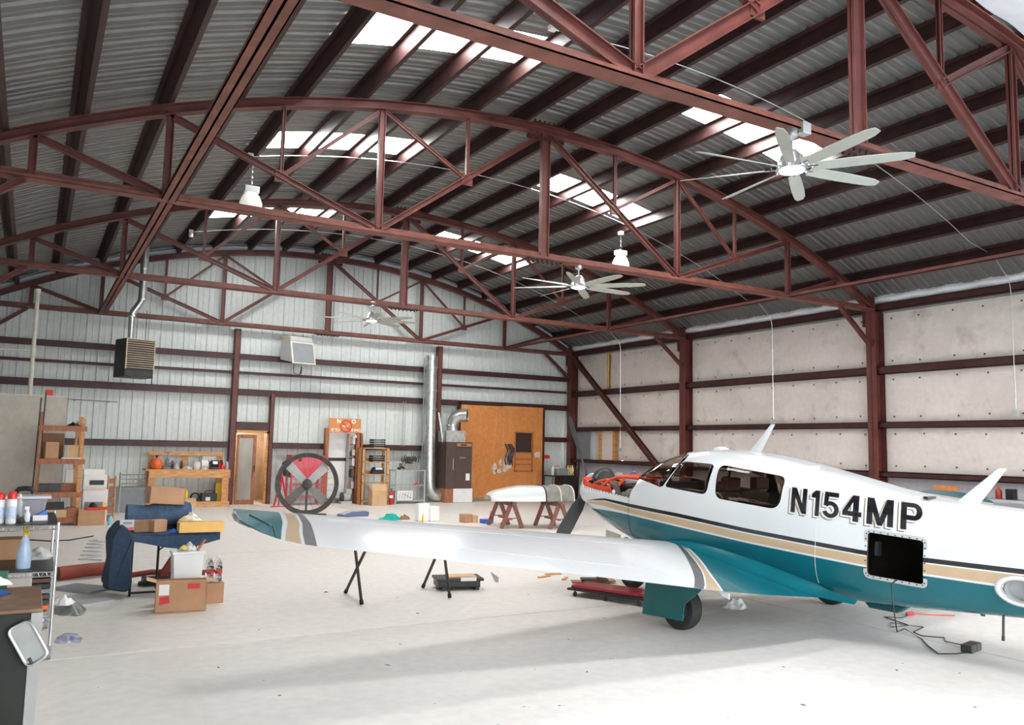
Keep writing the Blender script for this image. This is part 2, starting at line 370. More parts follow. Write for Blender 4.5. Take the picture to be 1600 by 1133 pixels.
# ------------------------------------------------------------------ steel trusses
CH = .085
def angle_pair(name, p0, p1, w, m, par, t=.012, ref=(0, -1, 0)):
    """double angle: two legs with a gap, seen as a flat member"""
    g = G(); g.beam(p0, p1, t, w, ref=ref); d = (Vector(p1)-Vector(p0)).normalized(); 
    g.beam(p0, p1, .07, t, ref=(0, 1, 0) if abs(d.y) < .5 else ref)
    return g.obj(name, m, par)
def member(p0, p1, w, name, par, m=RED):
    p0 = Vector(p0); p1 = Vector(p1); g = G(); g.beam(p0, p1, w, .014, ref=(0, 1, 0), off=(0, 0)); h_ = min(w*.9, .085); g.beam(p0, p1, .014, h_, ref=(0, 1, 0), off=(w/2-.007, 0)); g.beam(p0, p1, .014, h_, ref=(0, 1, 0), off=(-w/2+.007, 0))
    return g.obj(name, m, par)
def build_truss(y, label, k_=1., kd=1.):
    tr = thing('roof_truss', label, 'truss', (0, y, 0), 0, 'bowed roof trusses')
    # bottom chord: inverted T
    g = G(); g.box(-9.0, -.105, 5.10, 9.0, .105, 5.113); g.box(-9.0, -.012, 5.113, 9.0, .012, 5.23); g.box(-9.0, -.105, 5.10, 9.0, -.093, 5.15)
    g.obj('bottom_chord', REDL, tr)
    g = G(); N = 48
    for (y0, z0, y1, z1) in ((-.09, -.01, .09, .004), (-.014, -.01, .014, .14), (-.09, .126, .09, .14)):
        vs = []
        for i in range(N+1):
            x = -9.05+18.1*i/N; z = ztc(x); vs += [(x, y0, z+z0), (x, y1, z+z0), (x, y1, z+z1), (x, y0, z+z1)]
        fs = [(0, 1, 2, 3), tuple(4*N+i for i in (3, 2, 1, 0))]
        for i in range(N): fs += [(4*i+j, 4*i+(j+1) % 4, 4*i+4+(j+1) % 4, 4*i+4+j) for j in range(4)]
        g.add(vs, fs)
    g.obj('top_chord', RED, tr)
    ZC = 5.17
    def sub(xa, xb, xm, zs, xt):     # sub node on a diagonal with its hanger and short strut
        pass
    for x, w in ((0, .17), (-3.1, .10), (3.1, .10), (-6.23, .10), (6.23, .10), (-7.85, .10), (7.85, .0)):
        if w: member((x, 0, ZC-.05), (x, 0, ztc(x)+.03), w*k_, 'post', tr)
    for s in (-1, 1):
        D = [((s*0.08, 7.38), (s*3.1, ZC)), ((s*6.23, 6.33), (s*3.1, ZC)), ((s*6.23, ZC), (s*7.85, ztc(7.85)))]
        if s < 0: D[0] = ((-.08, 7.38), (-3.1, ZC))
        for (xa, za), (xb, zb) in D: member((xa, .0, za), (xb, .0, zb), .085*kd, 'diagonal', tr)
        for (xm, xt) in ((1.56, 3.1), (4.66, 3.1)):
            zm = 7.38+(ZC-7.38)*(xm/3.1) if xm < 3 else ZC+(6.33-ZC)*((xm-3.1)/3.13)
            member((s*xm, 0, zm), (s*xm, 0, ztc(xm)+.02), .055*k_, 'hanger', tr)
            member((s*xm, 0, zm), (s*xt, 0, ztc(xt)), .055*kd, 'sub_diagonal', tr)
            g = G(); g.box(s*xm-.1, -.02, zm-.09, s*xm+.1, .02, zm+.09); g.obj('gusset', RED, tr)
        g = G(); g.prism([(s*8.1, 5.12), (s*8.9, 5.12), (s*8.6, 5.25)] if s < 0 else [(8.1, 5.12), (8.6, 5.25), (8.9, 5.12)], 'y', -.02, .02); g.obj('end_gusset', RED, tr)
        member((s*7.92, 0, 5.1), (s*8.95, 0, 4.3), .09, 'knee_brace', tr)
    # bolted splice plates in the middle
    for (x0, y0, z0, x1, y1, z1) in ((-.38, -.03, 7.28, .38, .03, 7.35), (-.3, -.10, 7.55, .45, .10, 7.565), (-.35, -.12, 5.085, .35, .12, 5.1)):
        g = G(); g.box(x0, y0, z0, x1, y1, z1); g.obj('splice_plate', GIRT, tr)
    g = G()
    for i in range(7):
        for yy in (-.07, .07):
            for z0, z1 in ((7.565, 7.61), (5.05, 5.085), (5.113, 5.145)): g.cyl((-.27+i*.1, yy, z0), (-.27+i*.1, yy, z1), .018, n=6)
    tag(g.obj('bolts', GIRT, tr), kind='stuff')

    return tr
build_truss(YT[0], 'nearest bowed oxide red roof truss with a large ceiling fan under its chord', 1.1, 1.85)
tr = build_truss(YT[1], 'second bowed red roof truss from the camera with a fan and lamps beneath', 1.0, 1.08)
dup(tr, (0, YT[2], 0), label='third bowed red roof truss from the camera with the small far fan')
dup(tr, (0, YT[3], 0), label='bowed red roof truss standing against the pale back wall sheets')
for k, (yy, lab) in enumerate(((YT[0], 'a'), (YT[1], 'b'), (YT[2], 'c'), (YT[3]+.02, 'd'))):
    for s in (-1, 1):
        c = root_struct('column', (s*(XR+.08), yy, 0))
        g = G(); g.box(-.15, -.125, 0, -.135, .125, 5.45); g.box(.135, -.125, 0, .15, .125, 5.45); g.box(-.15, -.006, 0, .15, .006, 5.45)
        g.obj('shaft', RED, c); g = G(); g.box(-.2, -.16, 0, .2, .16, .02); g.obj('base_plate', GIRT, c)
        g = G(); g.box(-.16, .125, 4.75, .16, .2, 5.15); g.obj('bracket', GIRT, c)
# longitudinal struts along the building
def strut(x, z, lab, w, h, m):
    o = thing('tie_beam', lab, 'beam', (x, 0, z))
    g = G()
    ys_ = [-.5]+YT
    for a, b in zip(ys_[:-1], ys_[1:]):
        g = G(); g.box(-w/2, a+.1, -h/2, w/2, b-.1, -h/2+.012); g.box(-.012, a+.1, -h/2, .012, b-.1, h/2); g.box(-w/2, a+.1, -h/2, -w/2+.012, b-.1, -h/2+.05); g.box(w/2-.012, a+.1, -h/2, w/2, b-.1, -h/2+.05)
        g.obj('beam_length', m, o)
strut(-6.2, 5.16, 'heavy red brown longitudinal tie running over the left side between the trusses', .19, .14, REDL)
strut(6.2, 5.15, 'slender red longitudinal tie under the right roof slope between the trusses', .09, .08, RED)
# diagonal wind brace in the far right bay
b = thing('wind_brace', 'long dark red diagonal brace crossing the insulated far right wall bay', 'brace', (XR-.1, 0, 0))
g = G(); g.beam((0, 24.0, 5.0), (0, 18.75, .75), .04, .19, ref=(1, 0, 0)); g.beam((-.05, 24.0, 5.0), (-.05, 18.75, .75), .10, .02, ref=(1, 0, 0), off=(0, .09)); g.beam((-.05, 24.0, 5.0), (-.05, 18.75, .75), .10, .02, ref=(1, 0, 0), off=(0, -.09))
g.obj('web', GIRT, b)
g = G(); g.beam((-.09, 24.0, 5.0), (-.09, 18.75, .75), .13, .03, ref=(1, 0, 0)); g.obj('flange', REDL, b)
# ================================================================== THE AIRPLANE  (local x = forward, y = left, z = up; a = aft station = -x)
AP = bpy.data.objects.new('airplane', None); COL.objects.link(AP)
AP.matrix_world = Matrix(((-0.10427384, -0.9945219, 0.00729154, -.68950857), (0.99209929, -0.10452846, -0.06937434, 8.69532437), (0.06975647, 0, 0.99756405, .13462999), (0, 0, 0, 1)))
tag(AP, 'white, beige and teal low-wing light aircraft with its engine cowling removed', 'airplane')
def P(a, l, z): return (-a, l, z)
A_ = [-.86, -.8, -.7, -.5, -.2, .1, .3, .5, .8, 1.1, 1.4, 1.8, 2.2, 2.6, 3.0, 3.5, 4.0, 4.5, 5.0, 5.6, 6.3]
HW = [.20, .27, .36, .44, .50, .53, .55, .57, .59, .60, .60, .59, .575, .55, .52, .465, .41, .355, .30, .22, .11]
ZT = [1.16, 1.20, 1.225, 1.25, 1.28, 1.31, 1.34, 1.50, 1.66, 1.75, 1.795, 1.81, 1.79, 1.745, 1.685, 1.60, 1.55, 1.55, 1.55, 1.50, 1.42]
ZB = [.97, .93, .86, .78, .66, .57, .52, .48, .45, .43, .42, .42, .42, .42, .43, .47, .54, .61, .68, .80, .98]
def hw(a): return lerp(a, A_, HW)
def zt(a): return lerp(a, A_, ZT)
def zb(a): return lerp(a, A_, ZB)
def zm(a): return lerp(a, [-.86, .5, 3, 6.3], [1.04, 1.0, 1.0, 1.2])
def smooth3(f, a): return (f(a-.08)+2*f(a)+f(a+.08))/4
def fy(a, z, inset=0.):
    w = smooth3(hw, a)-inset; t = smooth3(zt, a)-inset; b = smooth3(zb, a)+inset; m = zm(a)
    n_ = lerp(a, [.3, 1.0, 2.6, 3.3], [2.5, 2.7, 3.0, 3.4])
    if z >= m: return w*max(0, 1-((z-m)/max(1e-3, t-m))**n_)**(1/n_)
    return w*max(0, 1-((m-z)/max(1e-3, m-b))**2.6)**(1/2.6)
SA = [-.45, -.3, -.04, 1.3, 2.2, 3.5, 4.8, 6.3]
def s_top(a): return lerp(a, SA, [.945, .985, 1.035, 1.04, 1.02, 1.012, 1.09, 1.24])
def s_blk(a): return s_top(a)-lerp(a, [-.45, -.1, .5], [.004, .025, .042])
def s_bei(a): return s_blk(a)-.012
def s_bot(a): return lerp(a, SA, [.918, .925, .935, .91, .89, .88, .94, 1.12])-.002
def s_teal(a): return lerp(a, [-.6, -.46, -.1, .3, .8], [.80, .85, s_bot(-.1)-.05, s_bot(.3)-.028, s_bot(.8)-.02]) if a < .8 else s_bot(a)-.02
def fuselage(inset, mats, name, stn, a0=-.86, a1=6.3):
    g = G(); rows = None; NL, NU = 9, 16; vs = []; ms = []
    for a in stn:
        w = smooth3(hw, a)-inset; t = smooth3(zt, a)-inset; b = smooth3(zb, a)+inset; m = zm(a)
        levels = [s_teal(a), s_bot(a), s_bei(a), s_blk(a), s_top(a)]
        def y_of(z): return fy(a, z, inset)
        zs = []
        lv = []
        for i in range(NL): lv.append(b+(levels[0]-b)*(1-math.cos(PI/2*i/NL))**1.15)
        zs = lv+levels
        for i in range(1, NU+1): zs.append(levels[4]+(t-levels[4])*math.sin(PI/2*i/NU)**.9)
        half = [(y_of(z) if 0 < k < len(zs)-1 else 0., z) for k, z in enumerate(zs)]
        ring = half+[(-y, z) for y, z in half[-2:0:-1]]
        vs += [P(a, y, z) for y, z in ring]; n = len(ring); nh = len(half)
    fs = []; mi = []
    bands = [1]*NL+[0, 2, 0, 3]+[0]*NU
    for k in range(len(stn)-1):
        for j in range(n):
            fs.append((k*n+j, k*n+(j+1) % n, (k+1)*n+(j+1) % n, (k+1)*n+j))
            jj = j if j < nh-1 else n-1-j
            c = bands[jj]
            if stn[k] < -.45 and c in (2, 3): c = 0
            mi.append(c)
    fs.append(tuple(range(n))); mi.append(0); fs.append(tuple((len(stn)-1)*n+i for i in range(n))); mi.append(0)
    g.v = vs; g.f = fs; g.m = mi if mats != 'in' else [4]*len(fs)
    return g
def fixp(a, z):
    a1, z1 = a, z
    for _ in range(6):
        d = smooth3(hw, a)*.98-fy(a1, z1); a1 = a-.52*d; z1 = z-.13*d
    return a1, z1
PM = [WHITE, TEAL, BEIGE, BLKP, CABIN]
stn = [-.86+i*.06 for i in range(16)]+[.1+i*.08 for i in range(78)]
outer = fuselage(0, 'out', 'f', stn).obj('fuselage', PM, None, True)
inner = fuselage(.022, 'in', 'f', [max(-.80, min(6.2, s)) for s in stn[1:-1]]).obj('cut', PM, None)
def rrect(pts, r, n=5):
    """polygon with rounded corners"""
    out = []; N_ = len(pts)
    for i in range(N_):
        p0, p1, p2 = Vector(pts[i-1]), Vector(pts[i]), Vector(pts[(i+1) % N_])
        rr = r[i] if isinstance(r, (list, tuple)) else r
        a = p1+(p0-p1).normalized()*rr; b = p1+(p2-p1).normalized()*rr
        for k in range(n+1):
            t = k/n; q_ = a*(1-t)**2+p1*2*t*(1-t)+b*t*t; out.append((q_.x, q_.y))
    return out
WIN = {'pilot': rrect([(1.05, 1.315), (1.26, 1.648), (1.74, 1.655), (1.675, 1.30)], [.05, .07, .06, .07]),
       'cabin': rrect([(1.795, 1.28), (1.80, 1.665), (2.645, 1.615), (2.60, 1.265)], [.10, .11, .07, .12]),
       'wind': [(.20, 1.365), (.60, 1.345), (.80, 1.325), (.97, 1.30), (1.02, 1.32), (1.20, 1.64), (1.19, 1.70), (.86, 1.735), (.5, 1.8), (.1, 1.8)]}
HATCH = rrect([(3.53, .79), (3.53, 1.19), (4.03, 1.19), (4.03, .80)], .035)
WIN['pilot'] = [fixp(*p) for p in WIN['pilot']]; WIN['cabin'] = [fixp(*p) for p in WIN['cabin']]
RINGC = (4.80, .905)
def cutter(poly, l0, l1):
    g = G(); g.prism([(-a, z) for a, z in poly], 'y', l0, l1, 4); return g.obj('cut', PM)
cuts = [cutter(WIN['pilot'], -1, 1), cutter(WIN['cabin'], -1, 1), cutter(WIN['wind'], -1, 1), cutter(HATCH, .1, 1), cutter([(RINGC[0]+.118*1.15*math.cos(i*PI/14), RINGC[1]+.118*.72*math.sin(i*PI/14)) for i in range(28)], .15, 1),
        cutter([(-.60, 1.125), (.46, 1.11), (.475, 1.20), (.52, 1.275), (.56, 1.42), (-.2, 1.5), (-.60, 1.5)], -1, 1)]
def boolean(o, others, ops):
    for c, op in zip(others, ops):
        m = o.modifiers.new('b', 'BOOLEAN'); m.object = c; m.operation = op; m.solver = 'EXACT'
    bpy.context.view_layer.update(); dg = bpy.context.evaluated_depsgraph_get()
    me = bpy.data.meshes.new_from_object(o.evaluated_get(dg)); o.modifiers.clear(); old = o.data; o.data = me; return o
bowl = cutter([(-.9, .4), (-.9, 1.6), (.455, 1.6), (.455, .4)], -1, 1)
lowcowl = outer.copy(); lowcowl.data = outer.data.copy(); COL.objects.link(lowcowl); lowcowl.name = 'lower_cowl'
boolean(lowcowl, [inner, cuts[5], bowl], ['DIFFERENCE', 'DIFFERENCE', 'INTERSECT'])
bowl2 = cutter([(-.9, .4), (-.9, 1.6), (.461, 1.6), (.461, .4)], -1, 1)
boolean(outer, [inner]+cuts+[bowl2], ['DIFFERENCE']*8)
outer.parent = AP; lowcowl.parent = AP; lowcowl['label'] = 'open lower engine cowl, white over teal'
# window panes: a thin inner shell cut to the window outlines
sh_o = fuselage(.004, 'out', 'f', stn).obj('cut', [TINT]); sh_i = fuselage(.009, 'out', 'f', stn).obj('cut', [TINT])
def pane(key, c, name):
    o = sh_o.copy(); o.data = sh_o.data.copy(); COL.objects.link(o)
    o.data.materials.clear(); o.data.materials.append(TINT); o.data.polygons.foreach_set('material_index', [0]*len(o.data.polygons))
    boolean(o, [sh_i, c], ['DIFFERENCE', 'INTERSECT']); o.name = name; o.parent = AP
    for p in o.data.polygons: p.material_index = 0; p.use_smooth = True
    o.data.materials.clear(); o.data.materials.append(TINT); return o
pc = [cutter(WIN[k], a, b) for k in ('pilot', 'cabin') for a, b in ((.05, 1), (-1, -.05))]
for c in pc: pane('', c, 'side_window')
pane('', cuts[2], 'windshield')
for o in pc: bpy.data.objects.remove(o)
for o in cuts+[bowl, bowl2, inner, sh_o, sh_i]: bpy.data.objects.remove(o)
g = G(); po = rrect([(3.497, .757), (3.497, 1.222), (4.063, 1.222), (4.063, .768)], .06); vs = []
for (a0, z0), (a1, z1) in zip(po, HATCH): vs += [P(a0, fy(a0, z0)+.003, z0), P(a1, fy(a1, z1)+.003, z1)]
n = len(po); g.add(vs, [(2*i, 2*i+1, (2*i+3) % (2*n), (2*i+2) % (2*n)) for i in range(n)]); g.obj('hatch_frame', LGREY, AP, solid=.003)
g = G()
fr = rrect([(3.515, .78), (3.515, 1.2), (4.045, 1.2), (4.045, .79)], .04, 2)
for i in range(len(fr)):
    a0, z0 = fr[i]; a1, z1 = fr[(i+1) % len(fr)]; L_ = math.hypot(a1-a0, z1-z0); n_ = max(1, int(L_/.06))
    for k in range(n_):
        a = a0+(a1-a0)*(k+.5)/n_; z = z0+(z1-z0)*(k+.5)/n_; y = fy(a, z)
        g.cyl(P(a, y, z), P(a, y+.007, z), .0065, n=6)
tag(g.obj('hatch_screws', BLACK, AP), kind='stuff')
g = G(); g.box(-3.62, .37, .98, -3.585, .43, 1.11); g.obj('hatch_latch', BLACK, AP)
# registration letters draped on the skin
GL = {'N': [[(0,0),(.28,0),(.28,1),(0,1)],[(.72,0),(1,0),(1,1),(.72,1)],[(0,1),(.30,1),(1,0),(.70,0)]],
 '1': [[(.50,0),(1,0),(1,1),(.50,1)],[(0,.70),(.52,.70),(.52,.84),(0,.84)],[(0,.84),(.52,.70),(.75,1),(.48,1)]],
 '4': [[(.55,0),(.85,0),(.85,1),(.55,1)],[(0,.20),(1,.20),(1,.38),(0,.38)],[(0,.36),(.26,.36),(.75,1),(.52,1)]],
 'M': [[(0,0),(.22,0),(.22,1),(0,1)],[(.78,0),(1,0),(1,1),(.78,1)],[(0,1),(.26,1),(.60,0),(.41,0)],[(1,1),(.74,1),(.40,0),(.59,0)]],
 '5': [[(.10,.82),(.95,.82),(.95,1),(.10,1)],[(.06,.46),(.32,.46),(.38,1),(.10,1)]],
 'P': [[(0,0),(.28,0),(.28,1),(0,1)],[(.2,.83),(.62,.83),(.62,1),(.2,1)],[(.2,.36),(.62,.36),(.62,.54),(.2,.54)]]}
def arcs(cx, cy, ax, ay, bx, by, t0, t1, n=12):
    out = []
    for i in range(n):
        a, b = math.radians(t0+(t1-t0)*i/n), math.radians(t0+(t1-t0)*(i+1)/n)
        out.append([(cx+ax*math.cos(a), cy+ay*math.sin(a)), (cx+ax*math.cos(b), cy+ay*math.sin(b)), (cx+bx*math.cos(b), cy+by*math.sin(b)), (cx+bx*math.cos(a), cy+by*math.sin(a))])
    return out
GL['5'] += arcs(.48, .325, .52, .325, .24, .165, -160, 145); GL['P'] += arcs(.60, .68, .40, .32, .13, .15, -90, 90)
def letters(dx, dz, off, m, name, grow=0.):
    for ch, a0, a1 in (('N', 2.735, 2.905), ('1', 2.955, 3.04), ('5', 3.075, 3.24), ('4', 3.275, 3.46), ('M', 3.51, 3.755), ('P', 3.82, 4.01)):
        bm = bmesh.new()
        for poly in GL[ch]:
            pts = [(a0+u*(a1-a0), 1.265+v*.252) for u, v in poly]
            if grow:
                cx = sum(p_[0] for p_ in pts)/4; cz = sum(p_[1] for p_ in pts)/4
                pts = [(x+math.copysign(grow, x-cx), z+math.copysign(grow, z-cz)) for x, z in pts]
            bm.faces.new([bm.verts.new((x+dx, z+dz, 0)) for x, z in pts])
        for k in range(1, 11):
            bmesh.ops.bisect_plane(bm, geom=bm.verts[:]+bm.edges[:]+bm.faces[:], plane_co=(0, 1.23+k*.03, 0), plane_no=(0, 1, 0))
            bmesh.ops.bisect_plane(bm, geom=bm.verts[:]+bm.edges[:]+bm.faces[:], plane_co=(a0-.05+k*(a1-a0+.06)/10, 0, 0), plane_no=(1, 0, 0))
        for v in bm.verts:
            a, z = v.co.x, v.co.y; a, z = fixp(a, z); v.co = Vector(P(a, fy(a, z)+off, z))
        me = bpy.data.meshes.new(name); bmesh.ops.recalc_face_normals(bm, faces=bm.faces[:]); bm.to_mesh(me); bm.free(); me.materials.append(m)
        o = put(name, me, AP)
letters(-.020, -.015, .0035, BEIGE, 'letter_shadow', .005); letters(-.008, -.006, .0050, WHITE, 'letter_outline', .010)
letters(-.026, -.020, .0025, GRAYS, 'letter_shadow', .005); letters(0, 0, .0065, BLKP, 'letter')
# seams
g = G()
for (a0, z0, a1, z1) in ((3.02, 1.24, 3.02, .60), (1.0, 1.21, 1.28, 1.18)):
    n_ = 14; pts = [(a0+(a1-a0)*i/n_, z0+(z1-z0)*i/n_) for i in range(n_+1)]
    g.tube([P(a, fy(a, z)+.0005, z) for a, z in pts], .0022, 4)
g.obj('skin_seam', WHITE, AP)
g = G(); g.tube([P(.458+.0, fy(.458, 1.11-.56*i/12)+.0, 1.11-.56*i/12) for i in range(13)], .003, 4); g.obj('cowl_seam', BLKP, AP)
g = G()
for i in range(16):
    a = -.55+i*.065; z = 1.112; g.cyl(P(a, fy(a, z)-.002, z-.004), P(a, fy(a, z)+.004, z-.004), .008, n=6)
tag(g.obj('cowl_fasteners', DARKM, AP), kind='stuff')
# air inlet ring at the tail
g = G(); cx, cz = RINGC; y = fy(cx, cz); n_ = 28; vs = []
prof = [(.175, -.05), (.170, .012), (.150, .030), (.128, .022), (.118, -.02), (.112, -.12), (.0, -.125)]
for r, d in prof:
    for i in range(n_): t = 2*PI*i/n_; vs.append(P(cx+r*math.cos(t)*1.15, y+d+.01-.09*r*math.cos(t), cz+r*math.sin(t)*.72))
fs = [(k*n_+i, k*n_+(i+1) % n_, (k+1)*n_+(i+1) % n_, (k+1)*n_+i) for k in range(len(prof)-1) for i in range(n_)]
g.add(vs, fs); g.m = [0]*(n_*3)+[1]*(n_*3); g.obj('air_inlet', [WHITE, LGREY], AP, True)
# antennas, small humps
def blade(a0, a1, z0, at0, at1, z1, th, name='antenna'):
    g = G(); vs = []
    for (p, q_, z, t) in ((a0, a1, z0, th), (at0, at1, z1, th*.5)):
        m_ = (p+q_)/2; vs += [P(p, 0, z), P(m_, t, z), P(q_, 0, z), P(m_, -t, z)]
    g.add(vs, [(0, 1, 5, 4), (1, 2, 6, 5), (2, 3, 7, 6), (3, 0, 4, 7), (4, 5, 6, 7), (3, 2, 1, 0)]); return g.obj(name, WHITE, AP)
blade(1.78, 1.94, 1.79, 2.06, 2.115, 2.13, .012); blade(4.10, 4.30, 1.53, 4.46, 4.53, 1.885, .012)
g = G(); g.lathe([(0, .028), (.05, .024), (.085, .010), (.095, -.012)], (-1.38, 0, 1.80), 14); g.obj('roof_dome', WHITE, AP, True)
g = G(); g.lathe([(0, .022), (.04, .018), (.06, -.01)], (-2.72, .12, 1.715), 12); g.obj('roof_dome', WHITE, AP, True)
# fin root strake and the vertical tail, horizontal tail further aft
g = G(); g.prism([(-4.6, 1.50), (-5.6, 1.60), (-6.2, 3.05), (-6.6, 3.05), (-6.75, 1.30), (-6.0, 1.2)], 'y', -.035, .035); g.obj('tail_fin', WHITE, AP, bev=.02)
g = G(); g.prism([(-5.6, -1.7), (-5.35, 0), (-5.6, 1.7), (-6.3, 1.75), (-6.5, 0), (-6.3, -1.75)], 'z', 1.30, 1.36); g.obj('tailplane', TEAL, AP, bev=.02)
g = G(); g.box(-3.86, .10, 1.600, -3.78, .36, 1.575); v = []
g = G()
def scoop(u, t): a = 3.72+.26*u; l = .06+.22*t; return P(a, l, zt(a)-.012-.42*(l**2.0)+.022*math.sin(PI*min(1, u*1.2))*math.sin(PI*t))
g.grid(scoop, 8, 8); g.obj('naca_scoop', WHITE, AP, True)
g = G(); g.box(-3.97, .09, 1.548, -3.93, .25, 1.572); g.obj('scoop_slot', BLKP, AP)
# ------------------------------------------------ wing
def aLE(l): return .90+(.0 if l < 5.25 else .22*((l-5.25)/.5)**2)
TL = [.2, .5, .7, .95, 1.2, 1.38, 1.84, 2.58, 3.56, 5.31, 5.58, 5.68, 5.76]
TA = [3.12, 3.10, 3.08, 3.06, 3.05, 3.02, 2.95, 2.74, 2.48, 2.07, 2.03, 1.95, 1.80]
def aTE(l): return lerp(l, TL, TA)
def zpl(a, l): return .643+.0985*l-.06*(a-.9)
def bound(c, T): return lerp(c, [0, .25, .5, .75, 1], T)
BND = [[.15]*5, [.22, .60, 1.00, 1.42, 1.79], [.235, .625, 1.03, 1.45, 1.815], [.27, .66, 1.09, 1.50, 1.98], [.29, .68, 1.11, 1.52, 2.00], [.34, .74, 1.20, 1.64, 2.10],
       [5.00, 5.06, 5.13, 5.22, 5.31], [5.055, 5.12, 5.20, 5.31, 5.40], [5.08, 5.145, 5.225, 5.335, 5.425], [5.16, 5.23, 5.32, 5.44, 5.545], [5.20, 5.27, 5.36, 5.475, 5.575], [5.60, 5.69, 5.74, 5.75, 5.66]]
BM = [1, 0, 2, 0, 3, 0, 3, 0, 2, 0, 1]
def foil(c, t):
    return 5*t*(.2969*math.sqrt(max(c, 0))-.126*c-.3516*c*c+.2843*c**3-.1036*c**4)
def wing(side, cc=20):
    cols = []
    for k in range(len(BND)-1):
        n = {0: 6, 5: 30, 10: 6}.get(k, 1)
        for i in range(n): cols.append((k, i/n))
    cols.append((len(BND)-2, 1.0))
    cs = [(1-math.cos(PI*j/cc))/2 for j in range(cc+1)]
    g = G(); vs = []
    for k, t in cols:
        ring = []
        for j, c in list(enumerate(cs))[::-1]:           # upper from TE to LE
            ring.append((c, 1))
        for c in cs[1:-1]: ring.append((c, -1))
        for c, s_ in ring:
            l = bound(c, BND[k])*(1-t)+bound(c, BND[k+1])*t
            a0, a1 = aLE(l), aTE(l); ch = a1-a0; a = a0+c*ch
            tip = 1 if l < 5.2 else max(.30, 1-((l-5.2)/.6)**2*.8)
            th = .13*tip; chn = min(ch, 2.2)
            if s_ > 0: z = zpl(a, l)-.035*chn*tip+(foil(c, th)*1.0)*chn*.72
            else: z = zpl(a, l)-.035*chn*tip-foil(c, th)*chn*.75
            if l > 5.3: z += .03*((l-5.3)/.45)**2
            vs.append(P(a, side*l, z))
    n = len(ring); fs = []; mi = []
    for i in range(len(cols)-1):
        for j in range(n):
            fs.append((i*n+j, i*n+(j+1) % n, (i+1)*n+(j+1) % n, (i+1)*n+j)); mi.append(BM[cols[i][0]])
    fs.append(tuple(range(n))[::-1]); mi.append(1); fs.append(tuple((len(cols)-1)*n+i for i in range(n))); mi.append(1)
    g.v, g.f, g.m = vs, fs, mi
    return g.obj('wing', [WHITE, TEAL, BEIGE, GRAYS], AP, True)
wing(1); wing(-1)
def wz(a, l):
    a0, a1 = aLE(l), aTE(l); c = (a-a0)/(a1-a0); chn = min(a1-a0, 2.2); tip = 1 if l < 5.2 else max(.30, 1-((l-5.2)/.6)**2*.8)
    return zpl(a, l)-.035*chn*tip+foil(c, .13*tip)*chn*.72+(.03*((l-5.3)/.45)**2 if l > 5.3 else 0)
g = G()
for (a0, l0, a1, l1) in ((2.44, 2.15, 1.78, 4.9), (2.44, 2.15, 2.9, 2.05), (2.25, 3.3, 2.58, 3.28), (1.1, 3.0, 2.3, 3.0), (1.6, 1.3, 1.3, 4.9)):
    n_ = 40; g.tube([P(a0+(a1-a0)*i/n_, l0+(l1-l0)*i/n_, wz(a0+(a1-a0)*i/n_, l0+(l1-l0)*i/n_)+.0005) for i in range(n_+1)], .0018, 4)
g.obj('control_surface_gap', LGREY, AP)
g = G(); g.tube([P(1.35+.3*i/8, 5.58-.06*i/8, wz(1.35+.3*i/8, 5.58-.06*i/8)+.002) for i in range(9)]+[P(1.66, 5.5, wz(1.66, 5.5)+.002), P(2.0, 5.60, wz(2.0, 5.6)+.002)], .006, 5); g.obj('tip_seam', BLKP, AP)
g = G()
g.tube([P(a, l, wz(a, l)-.012) for a, l in ((1.13, 5.60), (1.28, 5.68), (1.40, 5.715), (1.52, 5.735), (1.63, 5.735), (1.75, 5.71))], [.008, .016, .02, .02, .016, .008], 8); g.obj('tip_light', mat('smoked_lens', (.25, .26, .27), .1, 0, .1, 5, coat=1), AP, True)
# wing root fillet against the fuselage
g = G()
def fillet(u, v):
    a = 1.15+2.25*u; l0 = fy(a, .62)-.02; w = .03+.26*math.sin(PI*min(1, u*.86+.10)); l = l0+w*v
    zw = wz(min(a, aTE(max(.3, l))-.02), max(.3, l)); zw = max(zw, zb(a)+.02) if a > 2.7 else zw; lift = (.04+.15*(1-u)*.6+.12*math.sin(PI*u)*.6)*(1-v)**2.2
    return P(a, l, zw+lift+.001)
g.grid(fillet, 36, 8); g.obj('wing_fillet', TEAL, AP, True)
# under-wing bits
g = G(); g.prism([(-2.62, 4.02), (-2.50, 4.05), (-2.50, 4.02)], 'z', .80, .82)
g = G(); g.prism([(-2.40, .84), (-2.52, .82), (-2.52, .78), (-2.47, .775)], 'y', 3.96, 3.97); g.obj('hinge_bracket', LGREY, AP)
g = G(); g.prism([(-2.80, .64), (-2.97, .60), (-2.97, .55), (-2.90, .56)], 'y', 1.72, 1.73); g.obj('hinge_bracket', WHITE, AP)
# ------------------------------------------------ landing gear
def wheel(a, l, r, w, hub):
    gz = (.0697565*a-.13463)/.997564; c = (-a, l, gz+r-.004)
    g = G(); g.lathe([(r*.55, -w*.42), (r*.8, -w*.5), (r*.94, -w*.42), (r, -w*.2), (r, -w*.17), (r*.985, -w*.14), (r, -w*.11), (r, w*.11), (r*.985, w*.14), (r, w*.17), (r, w*.2), (r*.94, w*.42), (r*.8, w*.5), (r*.55, w*.42)], c, 32, axis='y')
    t = g.obj('wheel', RUB, AP, True)
    g = G(); g.lathe([(0, -w*.45), (r*.2, -w*.45), (r*.25, -w*.3), (r*.5, -w*.3), (r*.57, -w*.44), (r*.57, w*.44), (r*.5, w*.3), (r*.25, w*.3), (r*.2, w*.45), (0, w*.45)], c, 24, axis='y'); g.obj('rim', hub, t, True)
    return c
wc = wheel(2.06, 1.32, .222, .17, LGREY); wheel(2.06, -1.32, .222, .17, LGREY); wn = wheel(.03, .0, .185, .14, STEEL)
